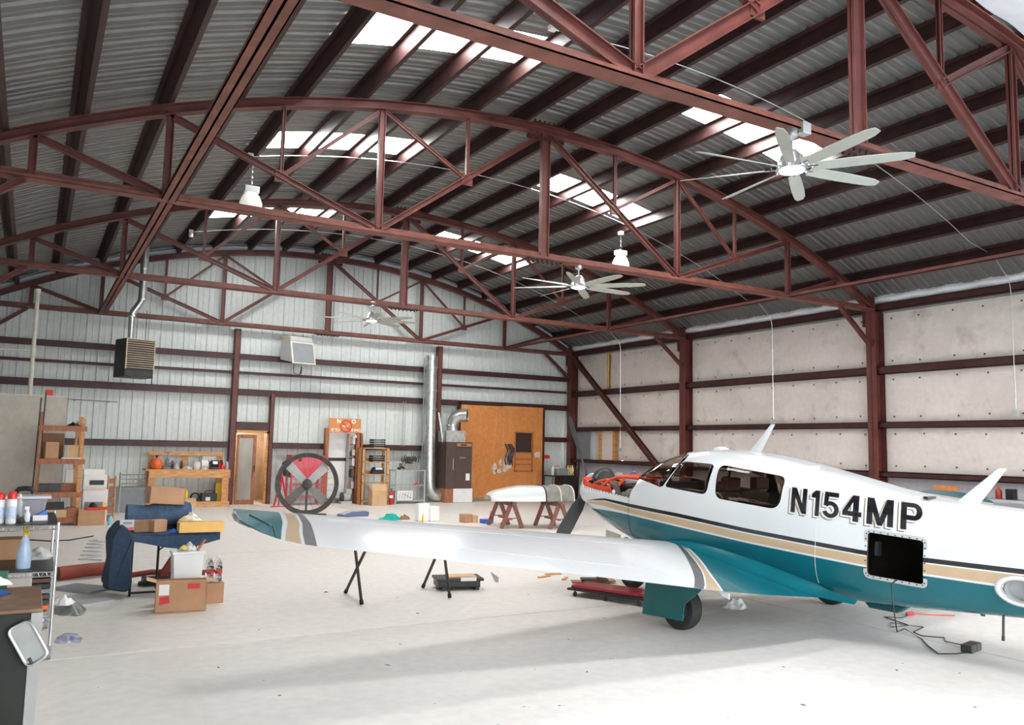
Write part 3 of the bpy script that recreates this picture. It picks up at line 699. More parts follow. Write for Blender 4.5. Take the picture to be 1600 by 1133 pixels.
for s in (1, -1):
    g = G(); g.cyl((wc[0]+.02, s*1.36, wc[2]), (wc[0]+.05, s*1.52, .66), .035); g.cyl((wc[0], s*1.22, wc[2]), (wc[0], s*1.46, wc[2]), .022); g.beam((wc[0]+.02, s*1.47, wc[2]), (wc[0]+.05, s*1.50, .66), .09, .03)
    for i in range(4): g.cyl((wc[0]+.03, s*(1.40+.012*i), .3+i*.055), (wc[0]+.03, s*(1.40+.012*i), .34+i*.055), .06, n=14)
    g.obj('gear_leg', DARKM, AP)
    g = G(); g.prism([(-1.835, .60), (-2.535, .63), (-2.545, .52), (-2.35, .345), (-2.34, .185), (-1.80, .125)], 'y', s*1.60, s*1.615); g.obj('gear_door', mat('dark_teal_gear_door', (.004, .105, .105), .35, 0, .1, 4), AP, bev=.004)
g = G(); g.cyl((wn[0], -.11, wn[2]), (wn[0], .11, wn[2]), .015); g.beam((wn[0], .1, wn[2]), (wn[0]+.05, .1, .52), .05, .02); g.beam((wn[0], -.1, wn[2]), (wn[0]+.05, -.1, .52), .05, .02); g.obj('nose_gear_leg', LGREY, AP)
g = G(); g.prism([(.28, .58), (.0, .56), (.02, .16), (.18, .12), (.26, .3)], 'y', .22, .23); g.obj('nose_gear_door', CREAM, AP)
g = G(); g.prism([(-3.28, .455), (-3.34, .40), (-3.62, .415), (-3.72, .50)], 'y', -.06, .06); g.obj('belly_fairing', mat('dark_teal_fairing', (.004, .06, .075), .4), AP, bev=.015)
g = G(); g.cyl((-4.54, 0, .62), (-4.545, 0, .42), .011, n=8); g.cyl((-4.545, 0, .44), (-4.545, 0, .40), .014, n=8); g.obj('tail_tie_down', DARKM, AP)
g = G(); g.cyl((-4.38, 0.02, .60), (-4.38, 0.02, .575), .02, n=8); g.obj('drain', DARKM, AP)
# ------------------------------------------------ propeller (three blades, spinner off)
pr = bpy.data.objects.new('propeller', None); COL.objects.link(pr); pr.parent = AP; pr.location = (.93, .10, 1.09)
pr.location = (.90, 0, 1.10)
g = G(); g.lathe([(0, -.12), (.16, -.10), (.17, -.04), (.13, .02), (.09, .08), (.05, .12), (0, .13)], (0, 0, 0), 20, axis='x'); g.obj('hub', LGREY, pr, True)
for k, ang in enumerate((26, 146, 266)):
    g = G(); n_ = 16; vs = []
    for i in range(n_+1):
        t = i/n_; r = .08+.96*t; w = lerp(t, [0, .12, .3, .7, .92, 1], [.035, .05, .085, .095, .07, .035]); th = lerp(t, [0, .15, 1], [.035, .02, .006]); tw = math.radians(lerp(t, [0, 1], [58, 20]))
        for u, v in ((-1, 0), (-.5, .6), (.2, .9), (1, 0), (.2, -.5), (-.5, -.4)):
            cx, cy = u*w, v*th; vs.append((-cx*math.sin(tw)+cy*math.cos(tw), cx*math.cos(tw)+cy*math.sin(tw), r))
    g.add(vs, [(6*i+j, 6*i+(j+1) % 6, 6*i+6+(j+1) % 6, 6*i+6+j) for i in range(n_) for j in range(6)]+[tuple(range(6)), tuple(6*n_+j for j in range(6))])
    b = g.obj('blade', mat('satin_black_propeller', (.022, .023, .026), .45, 0, .15, 5), pr, True); b.rotation_euler = (-math.radians(ang), 0, 0)
# ------------------------------------------------ engine and baffles
g = G(); g.box(-.44, -.16, .72, .55, .16, 1.05)
g.obj('crankcase', DARKM, AP, bev=.03)
def fin_cyl(a, s):
    g = G()
    for i in range(7): g.cyl((-a, s*(.14+i*.035), .98), (-a, s*(.155+i*.035), .98), .085-.004*i, n=14)
    g.cyl((-a, s*.12, .98), (-a, s*.38, .98), .06); g.box(-a-.075, s*.36-.02, .90, -a+.075, s*.36+.045, 1.10)
    g.obj('cylinder_barrel', STEEL if s > 0 else LGREY, AP)
for a in (-.36, -.16, .04):
    for s in (1, -1): fin_cyl(a, s)
g = G(); n_ = 24
g.lathe([(.19, -.02), (.215, -.02), (.215, .02), (.19, .02), (.19, -.02)], (.62, 0, 1.16), 32, axis='x'); g.lathe([(.0, -.005), (.17, -.005), (.17, .005), (0, .005)], (.60, 0, 1.16), 24, axis='x')
g.obj('starter_ring_gear', DARKM, AP)
g = G()     # baffle rails: side, front, top
def ribbon(pts, w, t=.006):
    for p, q_ in zip(pts[:-1], pts[1:]): g.beam(p, q_, t, w, ref=(0, 0, 1))
ribbon([P(-.62, .36, 1.17), P(-.45, .42, 1.13), P(-.1, .44, 1.12), P(.0, .44, 1.16)], .10)
g.obj('side_baffle', ENGR, AP)
g = G(); ribbon([P(-.62, .38, 1.19), P(-.66, .28, 1.20), P(-.66, .12, 1.19)], .08); g.obj('front_baffle', ENGR, AP)
g = G(); g.tube([P(-.22, .40, 1.16), P(-.12, .38, 1.25), P(.0, .34, 1.31), P(.2, .28, 1.325), P(.55, .2, 1.33)], .020, 8); g.tube([P(.02, .40, 1.14), P(.09, .37, 1.24), P(.12, .33, 1.30)], .022, 8); g.tube([P(-.3, .1, 1.26), P(0, .05, 1.33), P(.4, -.05, 1.345)], .02, 8); g.tube([P(-.42, .36, 1.17), P(-.30, .38, 1.22), P(-.14, .38, 1.26), P(.02, .36, 1.2)], .018, 8); g.tube([P(-.20, .28, 1.24), P(-.05, .22, 1.31), P(.18, .15, 1.33), P(.3, .1, 1.32)], .018, 8)
g.obj('baffle_seal', ENGR, AP, True)
g = G(); g.tube([P(-.02, .36, 1.08), P(-.01, .40, 1.22), P(.06, .42, 1.20), P(.13, .43, 1.08)], .045, 10); g.obj('intake_hose', mat('grey_brown_hose', (.09, .07, .07), .7), AP, True)
g = G(); g.tube([P(.10, .30, 1.24), P(.3, .27, 1.28), P(.55, .22, 1.27)], .030, 10); g.obj('exhaust_pipe', STEEL, AP, True)
g = G(); g.tube([P(-.5, .25, 1.18), P(-.4, .33, 1.20), P(-.25, .30, 1.19), P(-.1, .34, 1.18)], .012, 6); g.tube([P(-.48, .2, 1.2), P(-.3, .22, 1.24), P(-.1, .2, 1.22)], .01, 6); g.obj('ignition_harness', mat('brass_harness', (.45, .30, .05), .4, .4), AP, True)
g = G(); g.tube([P(.1, .32, 1.17), P(.25, .3, 1.20), P(.42, .3, 1.17)], .03, 8); g.tube([P(.15, .1, 1.24), P(.35, .14, 1.27), P(.5, .1, 1.24)], .028, 8); g.box(-.42, -.1, 1.02, -.2, .3, 1.17); g.obj('hose_bundle', BLACK, AP, True)
g = G(); g.prism([(-.20, 1.10), (-.44, 1.13), (-.46, 1.20), (-.34, 1.20)], 'y', .40, .47); g.obj('heat_shield', mat('olive_tan_shield', (.34, .31, .22), .5, .2), AP)
g = G(); g.lathe([(0, 0), (.03, 0), (.03, .06), (.02, .075), (0, .08)], P(.08, .46, 1.08), 10); g.obj('oil_cap', WHITEP, AP, True)
g = G(); g.prism([(y, z) for y, z in [(fy(.46, .6+.05*i)-.02, .6+.05*i) for i in range(14)]]+[(-y, z) for y, z in [(fy(.46, 1.25-.05*i)-.02, 1.25-.05*i) for i in range(14)]], 'x', -.47, -.455); g.obj('firewall', mat('firewall_steel', (.10, .095, .09), .5, .4), AP)
# interior: panel, seats, yoke
g = G(); g.box(-1.02, -.50, .95, -.90, .50, 1.36); g.obj('instrument_panel', CABIN, AP)
def seat(a, l):
    g = G(); g.box(-a-.46, l-.22, .72, -a, l+.22, .84); g.beam((-a-.42, l, .8), (-a-.62, l, 1.32), .40, .09, ref=(1, 0, 0)); g.box(-a-.70, l-.12, 1.36, -a-.60, l+.12, 1.50); g.obj('seat', SKIN_L, AP, bev=.02)
for a, l in ((1.1, .26), (1.1, -.26), (1.95, .26), (1.95, -.26)): seat(a, l)
g = G(); g.box(-2.7, -.40, .62, -1.0, .40, .70); g.box(-2.75, -.38, .62, -2.66, .38, 1.22); g.obj('cabin_floor', CABIN, AP)
g = G(); g.cyl((-1.0, .26, 1.2), (-1.2, .26, 1.22), .015, n=8); g.tube([(-1.2, .14, 1.3), (-1.22, .16, 1.2), (-1.22, .26, 1.18), (-1.22, .36, 1.2), (-1.2, .38, 1.3)], .013, 6); g.obj('control_yoke', BLACK, AP)
# ================================================================== OBJECTS
def B(name, label, cat, loc, size, m, rz=0, group=None, bev=.006):
    w, d, h = size; t = thing(name, label, cat, loc, rz, group); g = G(); g.box(-w/2, -d/2, 0, w/2, d/2, h); g.obj('body', m, t, bev=min(bev, min(size)*.2)); return t
def carton(label, loc, size, rz=0, m=None, group=None, flaps=False, tape=True):
    m = m or CARD; w, d, h = size; t = thing('cardboard_box', label, 'box', loc, rz, group); g = G(); e = .006
    if flaps:
        g.box(-w/2, -d/2, 0, w/2, -d/2+e, h); g.box(-w/2, d/2-e, 0, w/2, d/2, h); g.box(-w/2, -d/2, 0, -w/2+e, d/2, h); g.box(w/2-e, -d/2, 0, w/2, d/2, h); g.box(-w/2, -d/2, 0, w/2, d/2, e)
        g.obj('body', m, t)
        for s in (-1, 1):
            f = G(); f.beam((s*w/2, 0, h), (s*(w/2+d*.40), 0, h-.02*s+.01), d*.96, .004, ref=(0, 0, 1)); f.obj('flap', CARDL, t)
        f = G(); f.beam((0, -d/2, h), (0, -d/2-d*.12, h+.02), w*.96, .004, ref=(0, 0, 1)); f.obj('flap', CARDL, t)
    else:
        g.box(-w/2, -d/2, 0, w/2, d/2, h); g.obj('body', m, t, bev=.006)
        if tape:
            g = G(); g.box(-w/2, -.025, h, w/2, .025, h+.001); g.box(w*.2, -d/2-.001, 0, w*.2+.0, -d/2, h); g.obj('tape', CARDL, t)
    return t
def bottle(label, loc, r, h, m, capm, group=None, cat='bottle', n=14, name='bottle', band=None):
    t = thing(name, label, cat, loc, 0, group); g = G()
    g.lathe([(0, 0), (r*.9, 0), (r, .008), (r, h*.62), (r*.85, h*.72), (r*.35, h*.84), (r*.35, h*.88), (0, h*.88)], n=n); g.obj('body', m, t, True)
    g = G(); g.lathe([(0, h*.86), (r*.42, h*.86), (r*.42, h), (0, h)], n=n); g.obj('cap', capm, t)
    if band: g = G(); g.lathe([(r*1.01, h*.15), (r*1.01, h*.5)], n=n); g.obj('label_band', band, t)
    return t
def sprayer(label, loc, r, h, m, trig, rz=0):
    t = thing('spray_bottle', label, 'bottle', loc, rz); g = G()
    g.lathe([(0, 0), (r*.95, 0), (r, .01), (r*.98, h*.35), (r*.6, h*.62), (r*.33, h*.72), (r*.33, h*.76), (0, h*.76)], n=16); g.obj('body', m, t, True)
    g = G(); g.cyl((0, 0, h*.74), (0, 0, h*.82), r*.36); g.prism([(-r*.3, h*.80), (r*.35, h*.80), (r*.45, h*.93), (r*.9, h*.96), (r*.9, h), (-r*.35, h), (-r*.45, h*.9)], 'y', -r*.22, r*.22); g.prism([(r*.5, h*.93), (r*.75, h*.78), (r*.68, h*.77), (r*.38, h*.9)], 'y', -r*.12, r*.12); g.obj('trigger_head', trig, t)
    return t
def crumple(name, label, cat, loc, sx, sy, sz, m, rz=0, seed=1, n=16, group=None):
    r = random.Random(seed); ph = [r.uniform(0, 6) for _ in range(8)]
    def f(u, v):
        x = (u-.5); y = (v-.5); rr = min(1, (2*x)**2+(2*y)**2); e = (1-rr)**.7
        z = sz*e*(.62+.16*math.sin(8*x+ph[0]+3*y)+.14*math.sin(10*y+ph[1]-2*x)+.10*math.sin(19*x+5*y+ph[2])+.08*math.sin(17*y-9*x+ph[3])+.06*math.sin(31*x+ph[4])*math.sin(27*y))
        k = .86+.10*math.sin(3*math.atan2(y, x)+ph[5])+.05*math.sin(7*math.atan2(y, x)+ph[6])
        q_ = max(abs(x), abs(y))/max(1e-6, math.hypot(x, y)); q_ = q_*.75+.25
        return (x*sx*k*q_, y*sy*k*q_, max(.003, z))
    g = G(); g.grid(f, n, n); o = g.obj(name, m, None, True, solid=.002, loc=loc, rz=rz); return tag(o, label, cat, group)
def txt(s, size, par, name, m, loc, rot, bold=.0, ext=.002):
    cu = bpy.data.curves.new(name, 'FONT'); cu.body = s; cu.size = size; cu.align_x = 'CENTER'; cu.align_y = 'CENTER'; cu.extrude = ext; cu.offset = bold; cu.resolution_u = 3
    o = bpy.data.objects.new(name, cu); COL.objects.link(o); bpy.context.view_layer.update()
    me = bpy.data.meshes.new_from_object(o.evaluated_get(bpy.context.evaluated_depsgraph_get())); bpy.data.objects.remove(o); me.materials.clear(); me.materials.append(m)
    o = put(name, me, par, loc); o.rotation_euler = rot; return o

# ---- ceiling fans
def fan(loc, phase, R, label):
    t = thing('ceiling_fan', label, 'fan', loc, 0, 'eight-bladed ceiling fans')
    g = G(); g.lathe([(0, .44), (.075, .44), (.085, .41), (.07, .33), (.03, .30), (.014, .29), (.014, .16), (0, .16)], n=20); g.obj('canopy_and_rod', STEEL, t, True)
    g = G(); g.lathe([(0, .20), (.05, .19), (.11, .13), (.13, .06), (.15, .03), (.15, -.01), (.10, -.03), (0, -.03)], n=24); g.obj('motor', STEEL, t, True)
    g = G(); g.lathe([(.0, -.055), (.08, -.05), (.125, -.035), (.13, -.02), (0, -.02)], n=24); g.obj('light', LENS, t, True)
    bl = G(); n_ = 10; vs = []
    for i in range(n_+1):
        r = .22+(R-.22)*i/n_; w = .055+.012*math.sin(PI*i/n_); tw = math.radians(24-8*i/n_); e = 1 if i < n_ else .6
        for u, v in ((-w, -.004), (w, -.004), (w, .004), (-w, .004)):
            vs.append((r, (u*math.cos(tw))*e, -u*math.sin(tw)*e+v))
    bl.add(vs, [(4*i+j, 4*i+(j+1) % 4, 4*i+4+(j+1) % 4, 4*i+4+j) for i in range(n_) for j in range(4)]+[(0, 1, 2, 3), tuple(4*n_+j for j in (3, 2, 1, 0))]); bm_ = bl.mesh('blade', FANW)
    ar = G(); ar.beam((.10, 0, .0), (.26, 0, 0), .04, .012); ar.cyl((.15, -.02, -.015), (.15, -.02, .02), .012, n=8); ar.cyl((.20, .02, -.015), (.20, .02, .02), .012, n=8); am_ = ar.mesh('blade_iron', CHROME)
    for k in range(8):
        a = math.radians(phase+45*k); o = put('blade', bm_, t); o.rotation_euler = (0, 0, a); o = put('blade_iron', am_, t); o.rotation_euler = (0, 0, a)
    return t
fan((-1.08, 5.63, 4.70), -9, 1.14, 'large white eight-bladed ceiling fan with lit centre above the airplane')
f1 = G(); f1.box(-1.05, 5.50, 5.05, -.93, 5.60, 5.17); tag(f1.obj('junction_box', GALV, None, bev=.005), 'small galvanised junction box beside the biggest fan mount', 'electrical box')
fan((.76, 12.066, 4.72), 2, 1.2, 'middle ceiling fan hanging under the second red truss')
fan((-.79, 18.434, 4.74), -12, 1.15, 'farthest small ceiling fan seen against the pale gable wall')
# ---- pendant lamps and conduits
def pendant(x, y, zt_, zb_, label):
    t = thing('pendant_lamp', label, 'lamp', (x, y, zb_), 0, 'bell shaped pendant lamps')
    g = G(); g.lathe([(.20, 0), (.205, .03), (.195, .14), (.15, .25), (.10, .31), (.0, .32)], n=24); g.obj('shade', LAMPW, t, True)
    g = G(); g.box(-.13, -.09, .315, .13, .09, .43); g.obj('ballast_box', WHITEP, t, bev=.01)
    g = G(); g.lathe([(0, .0), (.15, .005), (.15, .02), (0, .03)], n=20); g.obj('lens', LAMPW, t)
    g = G(); n_ = int((zt_-zb_-.43)/.05)
    for i in range(n_): z = .43+i*(zt_-zb_-.43)/n_; g.tube([(0, -.012, z), (.012*(i % 2), 0, z+.02), (0, .012, z+.045)], .004, 4)
    tag(g.obj('chain', GALV, t), kind='stuff'); g = G(); g.box(-.05, -.05, zt_-zb_-.02, .05, .05, zt_-zb_+.06); g.obj('outlet_box', WHITEP, t)
pendant(-4.45, 15.05, 6.90, 6.0, 'white bell shaped lamp hanging near the left skylights')
pendant(4.02, 15.05, 6.83, 6.0, 'white bell shaped lamp hanging over the middle fan')
t = thing('lamp_socket', 'bare white lamp socket under the far left roof purlins', 'lamp socket', (-4.5, 21.5, 6.86)); g = G(); g.lathe([(0, 0), (.05, .01), (.06, .08), (.03, .13), (0, .13)], n=12); g.obj('body', WHITEP, t, True)
def conduit(y, x0, zend, lab, box=True):
    pts = []; x = x0
    while x < 8.2: pts.append((x, y, zdk(x)-.255)); x += .6
    pts += [(8.45, y, 5.75), (8.98, y, 5.33), (9.03, y, 5.15), (9.05, y, zend)]
    t = thing('conduit', lab, 'pipe', (0, 0, 0)); g = G(); g.tube(pts, .008, 6); g.obj('tube', GALV, t, True)
    if box: g = G(); g.box(8.98, y-.05, zend-.12, 9.06, y+.05, zend); g.obj('outlet', LGREY, t)
    g = G(); g.box(x0-.05, y-.04, zdk(x0)-.27, x0+.05, y+.04, zdk(x0)-.2); g.obj('box', WHITEP, t)
conduit(8.93, -1.9, 2.72, 'thin galvanised conduit under the roof that drops down the wall at the photo edge')
conduit(15.05, -4.5, 2.66, 'thin galvanised conduit carrying the two bell lamps and ending above the cabin')
conduit(21.5, -4.5, 1.85, 'farthest thin conduit, dropping beside the long diagonal brace')
# ---- unit heater with flue
t = thing('unit_heater', 'black gas unit heater with tan louvres hanging by the back wall', 'heater', (-5.50, 22.5, 3.32), math.radians(18))
g = G(); g.box(-.36, -.30, 0, .36, .34, .96); g.obj('cabinet', mat('black_heater_enamel', (.028, .028, .026), .45), t, bev=.02)
for i in range(13): g = G(); g.beam((-.335, -.315, .24+i*.055), (.335, -.315, .24+i*.055), .05, .010, ref=(0, -.6, 1)); g.obj('louvre', GRILLE, t)
g = G(); g.box(-.36, -.34, .20, -.335, -.30, .95); g.box(.335, -.34, .20, .36, -.30, .95); g.box(-.36, -.34, .93, .36, -.30, .955); g.obj('louvre_frame', GRILLE, t)
g = G(); g.prism([(-.33, .18), (.0, .02), (.33, .18)][:0] or [(-.34, .17), (-.34, .05), (-.2, .01), (.2, .01), (.34, .05), (.34, .17)], 'y', -.325, -.30); g.obj('control_panel', DARKM, t)
g = G(); g.tube([(.36, 0, .12), (.47, 0, .12), (.47, 0, -.18)], .014, 6); g.obj('gas_pipe', BLACK, t)
g = G(); g.cyl((.28, .1, .96), (.28, .1, 1.75), .008, n=5); g.cyl((-.1, .2, .96), (-.1, .2, 1.75), .008, n=5); g.obj('hanger_rods', DARKM, t)
t = thing('flue_pipe', 'shiny galvanised flue with two elbows rising from the black heater', 'pipe', (-5.62, 22.55, 4.28))
g = G(); g.tube([(0, 0, 0), (0, 0, .62), (.02, 0, .70), (.18, 0, .98), (.21, 0, 1.06), (.21, 0, 2.62)], [.07, .075, .085, .085, .095, .095], 14); g.obj('pipe', GALV, t, True)
for z, x in ((.60, 0), (1.04, .2), (1.85, .21)): g = G(); g.lathe([(.098, -.02), (.103, 0), (.098, .02)], (x, 0, z), 14); g.obj('joint_band', GALV, t)
# ---- hanging cooler box
t = thing('wall_cooler', 'grey and tan boxy air unit hung below the rear truss', 'air unit', (-.98, 23.9, 4.10), math.radians(14))
g = G(); g.prism([(-.30, .0), (.42, .12), (.42, .78), (-.12, .78)], 'x', -.36, .36); g.obj('housing', LGREY, t, bev=.01)
g = G(); g.beam((0, -.335, -.03), (0, -.16, .62), .76, .03, ref=(0, -1, .2)); g.obj('front_frame', CREAM, t); g = G(); g.beam((0, -.357, .03), (0, -.205, .58), .66, .012, ref=(0, -1, .2)); g.obj('front_panel', GREYP, t)
g = G(); g.prism([(-.16, .64), (-.02, .80), (.42, .80), (.42, .76), (-.1, .7)], 'x', -.37, .37); g.obj('top_flap', mat('tan_board', (.52, .40, .27), .6), t)
g = G(); g.tube([(-.2, -.1, -.02), (-.2, -.12, -.3), (0, -.1, -.33), (.06, -.1, -.12)], .012, 6); g.tube([(.06, -.1, -.1), (.05, -.1, -.3)], .02, 6); g.obj('drain_line', DARKM, t)
# ---- left partition, standing pipe
pt = root_struct('partition', (-8.1, 21.06, 0)); g = G(); g.box(-1.2, -.06, 0, 1.14, .06, 2.70); g.obj('board', stainmat('greige_partition_board', (.56, .52, .455), (.46, .42, .36), .7, .5, .8, .9), pt)
g = G(); g.box(-1.2, -.075, 2.70, 1.15, .075, 2.725); g.obj('cap_board', CREAM, pt)
t = thing('stand_pipe', 'tall cream plastic pipe rising behind the beige partition', 'pipe', (-7.70, 21.3, 0)); g = G(); g.cyl((0, 0, 0), (0, 0, 5.12), .045, n=14); g.obj('pipe', CREAM, t, True)
g = G(); g.lathe([(.05, 5.05), (.055, 5.06), (.055, 5.14), (0, 5.15)], n=14); g.obj('cap', WHITEP, t, True); g = G(); g.cyl((0, 0, 3.74), (-1.4, 0, 3.70), .022, n=8); g.lathe([(.055, 3.62), (.055, 3.84)], n=14); g.obj('side_branch', CREAM, t)
B('red_can', 'small bright red can on top of the beige partition', 'can', (-7.33, 21.06, 2.725), (.16, .12, .13), REDB)
t = thing('steel_rod', 'long thin grey rod fixed to the back wall right of the partition', 'rod', (-6.2, 24.40, 2.78)); g = G(); g.cyl((-.9, 0, .03), (.55, 0, 0), .014, n=6); g.obj('rod', GREYP, t); g = G(); g.box(-.5, 0, .0, -.46, .26, .03); g.box(.3, 0, -.01, .34, .26, .02); g.obj('bracket', GREYP, t)
# ---- tall timber shelf left
t = thing('timber_shelf', 'tall home-made red brown timber shelf beside the beige partition', 'shelf', (-7.02, 19.75, 0), 0)
for x, y, h, w in ((-.43, -.30, 2.32, .05), (.34, -.30, 2.20, .07), (-.43, .30, 2.3, .05), (.34, .30, 2.25, .07), (.25, .12, 2.15, .05)):
    g = G(); g.box(x-w/2, y-.045, 0, x+w/2, y+.045, h); g.obj('post', WOODR if x < 0 else WOOD, t)
for z in (.14, .66, 1.34, 2.02):
    g = G(); g.box(-.45, -.34, z, .40, .34, z+.022); g.obj('shelf_board', WOODR, t); g = G(); g.box(-.47, -.36, z-.09, .42, -.34, z+.01); g.obj('rail', WOODR, t)
for i, (x, h) in enumerate(((-.50, 2.62), (-.42, 2.75))): g = G(); g.beam((x, .1, .0), (x+.04, .1, h), .03, .03); g.obj('upright_batten', DARKM, t)
carton('tall brown carton on the upper middle shelf of the timber rack', (-7.23, 19.6, 1.362), (.24, .3, .34), .1, CARD)
carton('dark open carton behind on the timber rack with its lid up', (-7.2, 19.95, 1.362), (.40, .26, .52), 0, CARDD, tape=False)
carton('pale carton with a white label on the timber rack', (-6.83, 19.6, 1.385), (.24, .3, .26), -.05, CARDL)
B('white_tray', 'flat white tray under the pale labelled carton', 'tray', (-6.86, 19.6, 1.362), (.36, .4, .022), WHITEP)
crumple('black_cloth', 'dark cloth folded on the topmost shelf of the timber rack', 'cloth', (-6.85, 19.7, 2.043), .34, .3, .09, BLACK, seed=4)
B('tool_case', 'dark grey tool case on the lower middle timber shelf', 'case', (-7.2, 19.65, .682), (.40, .35, .16), DARKM)
B('white_canister', 'white canister hanging in the middle of the timber rack', 'canister', (-6.86, 19.85, .92), (.15, .15, .30), WHITEP, bev=.02)
tag(bpy.data.objects['white_canister'], 'white square canister stacked on a case in the timber rack')
bpy.data.objects['white_canister'].location.z = .842
B('tool_box', 'brown wooden case with a plastic lid under the white canister', 'case', (-6.86, 19.8, .682), (.28, .3, .16), WOODR)
carton('flat tan tray box low on the timber rack', (-7.1, 19.6, .162), (.46, .4, .16), 0, CARDL)
B('black_bin', 'black parts bin standing on the flat tan tray box', 'bin', (-7.12, 19.6, .323), (.40, .34, .14), BLACK)
B('drawer_case', 'orange-brown drawer case at the bottom of the timber rack', 'case', (-6.76, 19.55, .162), (.22, .3, .20), WOODR)
# ---- printer stack by the shelf
t = thing('low_cabinet', 'white low cabinet with a grey front under the printer', 'cabinet', (-6.33, 20.1, 0)); g = G(); g.box(-.24, -.2, 0, .24, .25, .70); g.obj('body', WHITEP, t, bev=.01); g = G(); g.box(-.19, -.215, .03, .16, -.2, .44); g.obj('door', GREYP, t, bev=.004); g = G(); g.box(.10, -.23, .22, .12, -.215, .30); g.obj('handle', DARKM, t)
t = thing('printer', 'off-white office printer with a black paper slot', 'printer', (-6.34, 20.1, .70)); g = G(); g.box(-.24, -.22, 0, .22, .2, .30); g.obj('body', WHITEP, t, bev=.02); g = G(); g.box(-.12, -.235, .10, .16, -.22, .20); g.obj('paper_slot', BLACK, t); g = G(); g.box(-.2, -.225, .0, .2, -.215, .06); g.obj('drawer', CREAM, t)
B('white_carton', 'flat white carton lying on top of the office printer', 'box', (-6.38, 20.1, 1.0), (.40, .34, .13), WHITEP)
t = thing('plank_stack_stand', 'narrow brown slatted stand right of the white low cabinet', 'stand', (-6.0, 20.2, 0))
for z in (.02, .22, .42, .62, .82): g = G(); g.box(-.06, -.08, z, .06, .08, z+.1); g.obj('block', WOODR, t)
for x in (-.07, .07): g = G(); g.box(x-.012, -.09, 0, x+.012, .09, .98); g.obj('side', WOOD, t)
carton('wide brown carton on the floor by the timber rack', (-6.42, 19.45, 0), (.50, .4, .31), .05, CARD)
B('red_tray', 'red and orange flat tray on the wide brown carton', 'tray', (-6.32, 19.45, .312), (.40, .3, .05), REDB)
B('yellow_can', 'tiny yellow can on the red tray', 'can', (-6.18, 19.45, .362), (.07, .07, .08), YEL, bev=.01)
crumple('dark_bag', 'small black bag heaped on the red tray', 'bag', (-6.38, 19.5, .362), .2, .2, .12, BLACK, seed=9)
bottle('light blue cup standing on the floor beyond the brown carton', (-6.05, 19.3, 0), .05, .19, LBLUE, LBLUE, name='blue_cup', cat='cup')
# ---- grey box & wire basket
B('grey_crate', 'blue-grey steel crate standing on the floor near the work bench', 'crate', (-5.52, 22.6, 0), (.95, .5, .62), GREYP)
t = thing('wire_basket_stand', 'chrome wire basket stand behind the blue denim roll', 'basket stand', (-5.4, 22.0, 0))
for x in (-.28, .28):
    for y in (-.15, .15): g = G(); g.cyl((x, y, 0), (x, y, .98), .012, n=6); g.obj('post', CHROME, t)
g = G()
for z in (.62, .72, .82, .93):
    g.tube([(-.28, -.15, z), (.28, -.15, z), (.28, .15, z), (-.28, .15, z), (-.28, -.15, z)], .008, 5)
for i in range(7): g.cyl((-.24+i*.08, -.15, .62), (-.24+i*.08, -.15, .93), .005, n=4)
tag(g.obj('wire_basket', CHROME, t), kind='stuff')
# ---- pine work bench
t = thing('work_bench', 'long pine work bench against the back wall left of the narrow door', 'bench', (-3.85, 24.05, 0))
g = G(); g.box(-1.08, -.35, .97, 1.08, .40, 1.01); g.obj('bench_top', WOODX, t); g = G(); g.box(-1.0, -.385, .79, 1.07, -.35, .97); g.obj('front_board', WOODX, t); g = G(); g.box(-.98, .0, 1.38, .93, .04, 1.48); g.obj('top_rail', WOODX, t)
for x in (-.93, -.08, .85): g = G(); g.box(x-.07, .04, 1.01, x+.07, .08, 1.40); g.obj('upright', WOOD, t)
for x, w in ((-.93, .16), (.95, .18)):
    for y in (-.34, .34): g = G(); g.box(x-w/2, y-.03, 0, x+w/2, y+.03, .97); g.obj('leg', WOOD, t)
g = G(); g.box(-.4, -.36, .08, 1.08, .36, .12); g.obj('lower_shelf', WOODX, t); g = G(); g.box(-.4, -.385, .0, 1.08, -.36, .15); g.obj('lower_rail', WOODX, t)
zb_ = 1.01
def blob(name, label, cat, loc, prof, m, extra=None, em=None, rz=0, n=14):
    t = thing(name, label, cat, loc, rz); g = G(); g.lathe(prof, n=n); g.obj('body', m, t, True)
    if extra: g = G(); extra(g); g.obj('fitting', em or BLACK, t)
    return t
blob('gas_tank', 'round orange-red tank at the bench end away from the door', 'tank', (-4.66, 23.9, zb_), [(0, 0), (.12, .01), (.16, .08), (.165, .16), (.12, .26), (.04, .30), (0, .30)], ORG, lambda g: (g.cyl((0, 0, .29), (0, 0, .36), .025), g.box(-.06, -.01, .34, .06, .01, .37)))
blob('grease_gun_stand', 'grey pump with an upright handle next to the orange tank', 'pump', (-4.38, 24.0, zb_), [(0, 0), (.13, .0), (.13, .06), (.05, .10), (.05, .25), (.03, .3), (0, .3)], GREYP, lambda g: (g.cyl((0, 0, .28), (.02, 0, .46), .012), g.cyl((-.08, 0, .44), (.1, 0, .46), .012), g.cyl((.0, -.1, .1), (.12, -.14, .2), .02)), GREYP)
blob('bench_grinder', 'silver and black grinder left of the middle upright', 'grinder', (-4.14, 23.95, zb_), [(0, 0), (.09, 0), (.09, .05), (.06, .09), (.06, .18), (0, .2)], LGREY, lambda g: (g.cyl((-.14, 0, .13), (-.09, 0, .13), .10, n=18), g.cyl((.09, 0, .13), (.14, 0, .13), .10, n=18)), DARKM)
crumple('parts_tray', 'tan rag heap on the bench before the middle upright', 'rag', (-3.86, 23.9, zb_), .30, .25, .13, CREAM, seed=5)
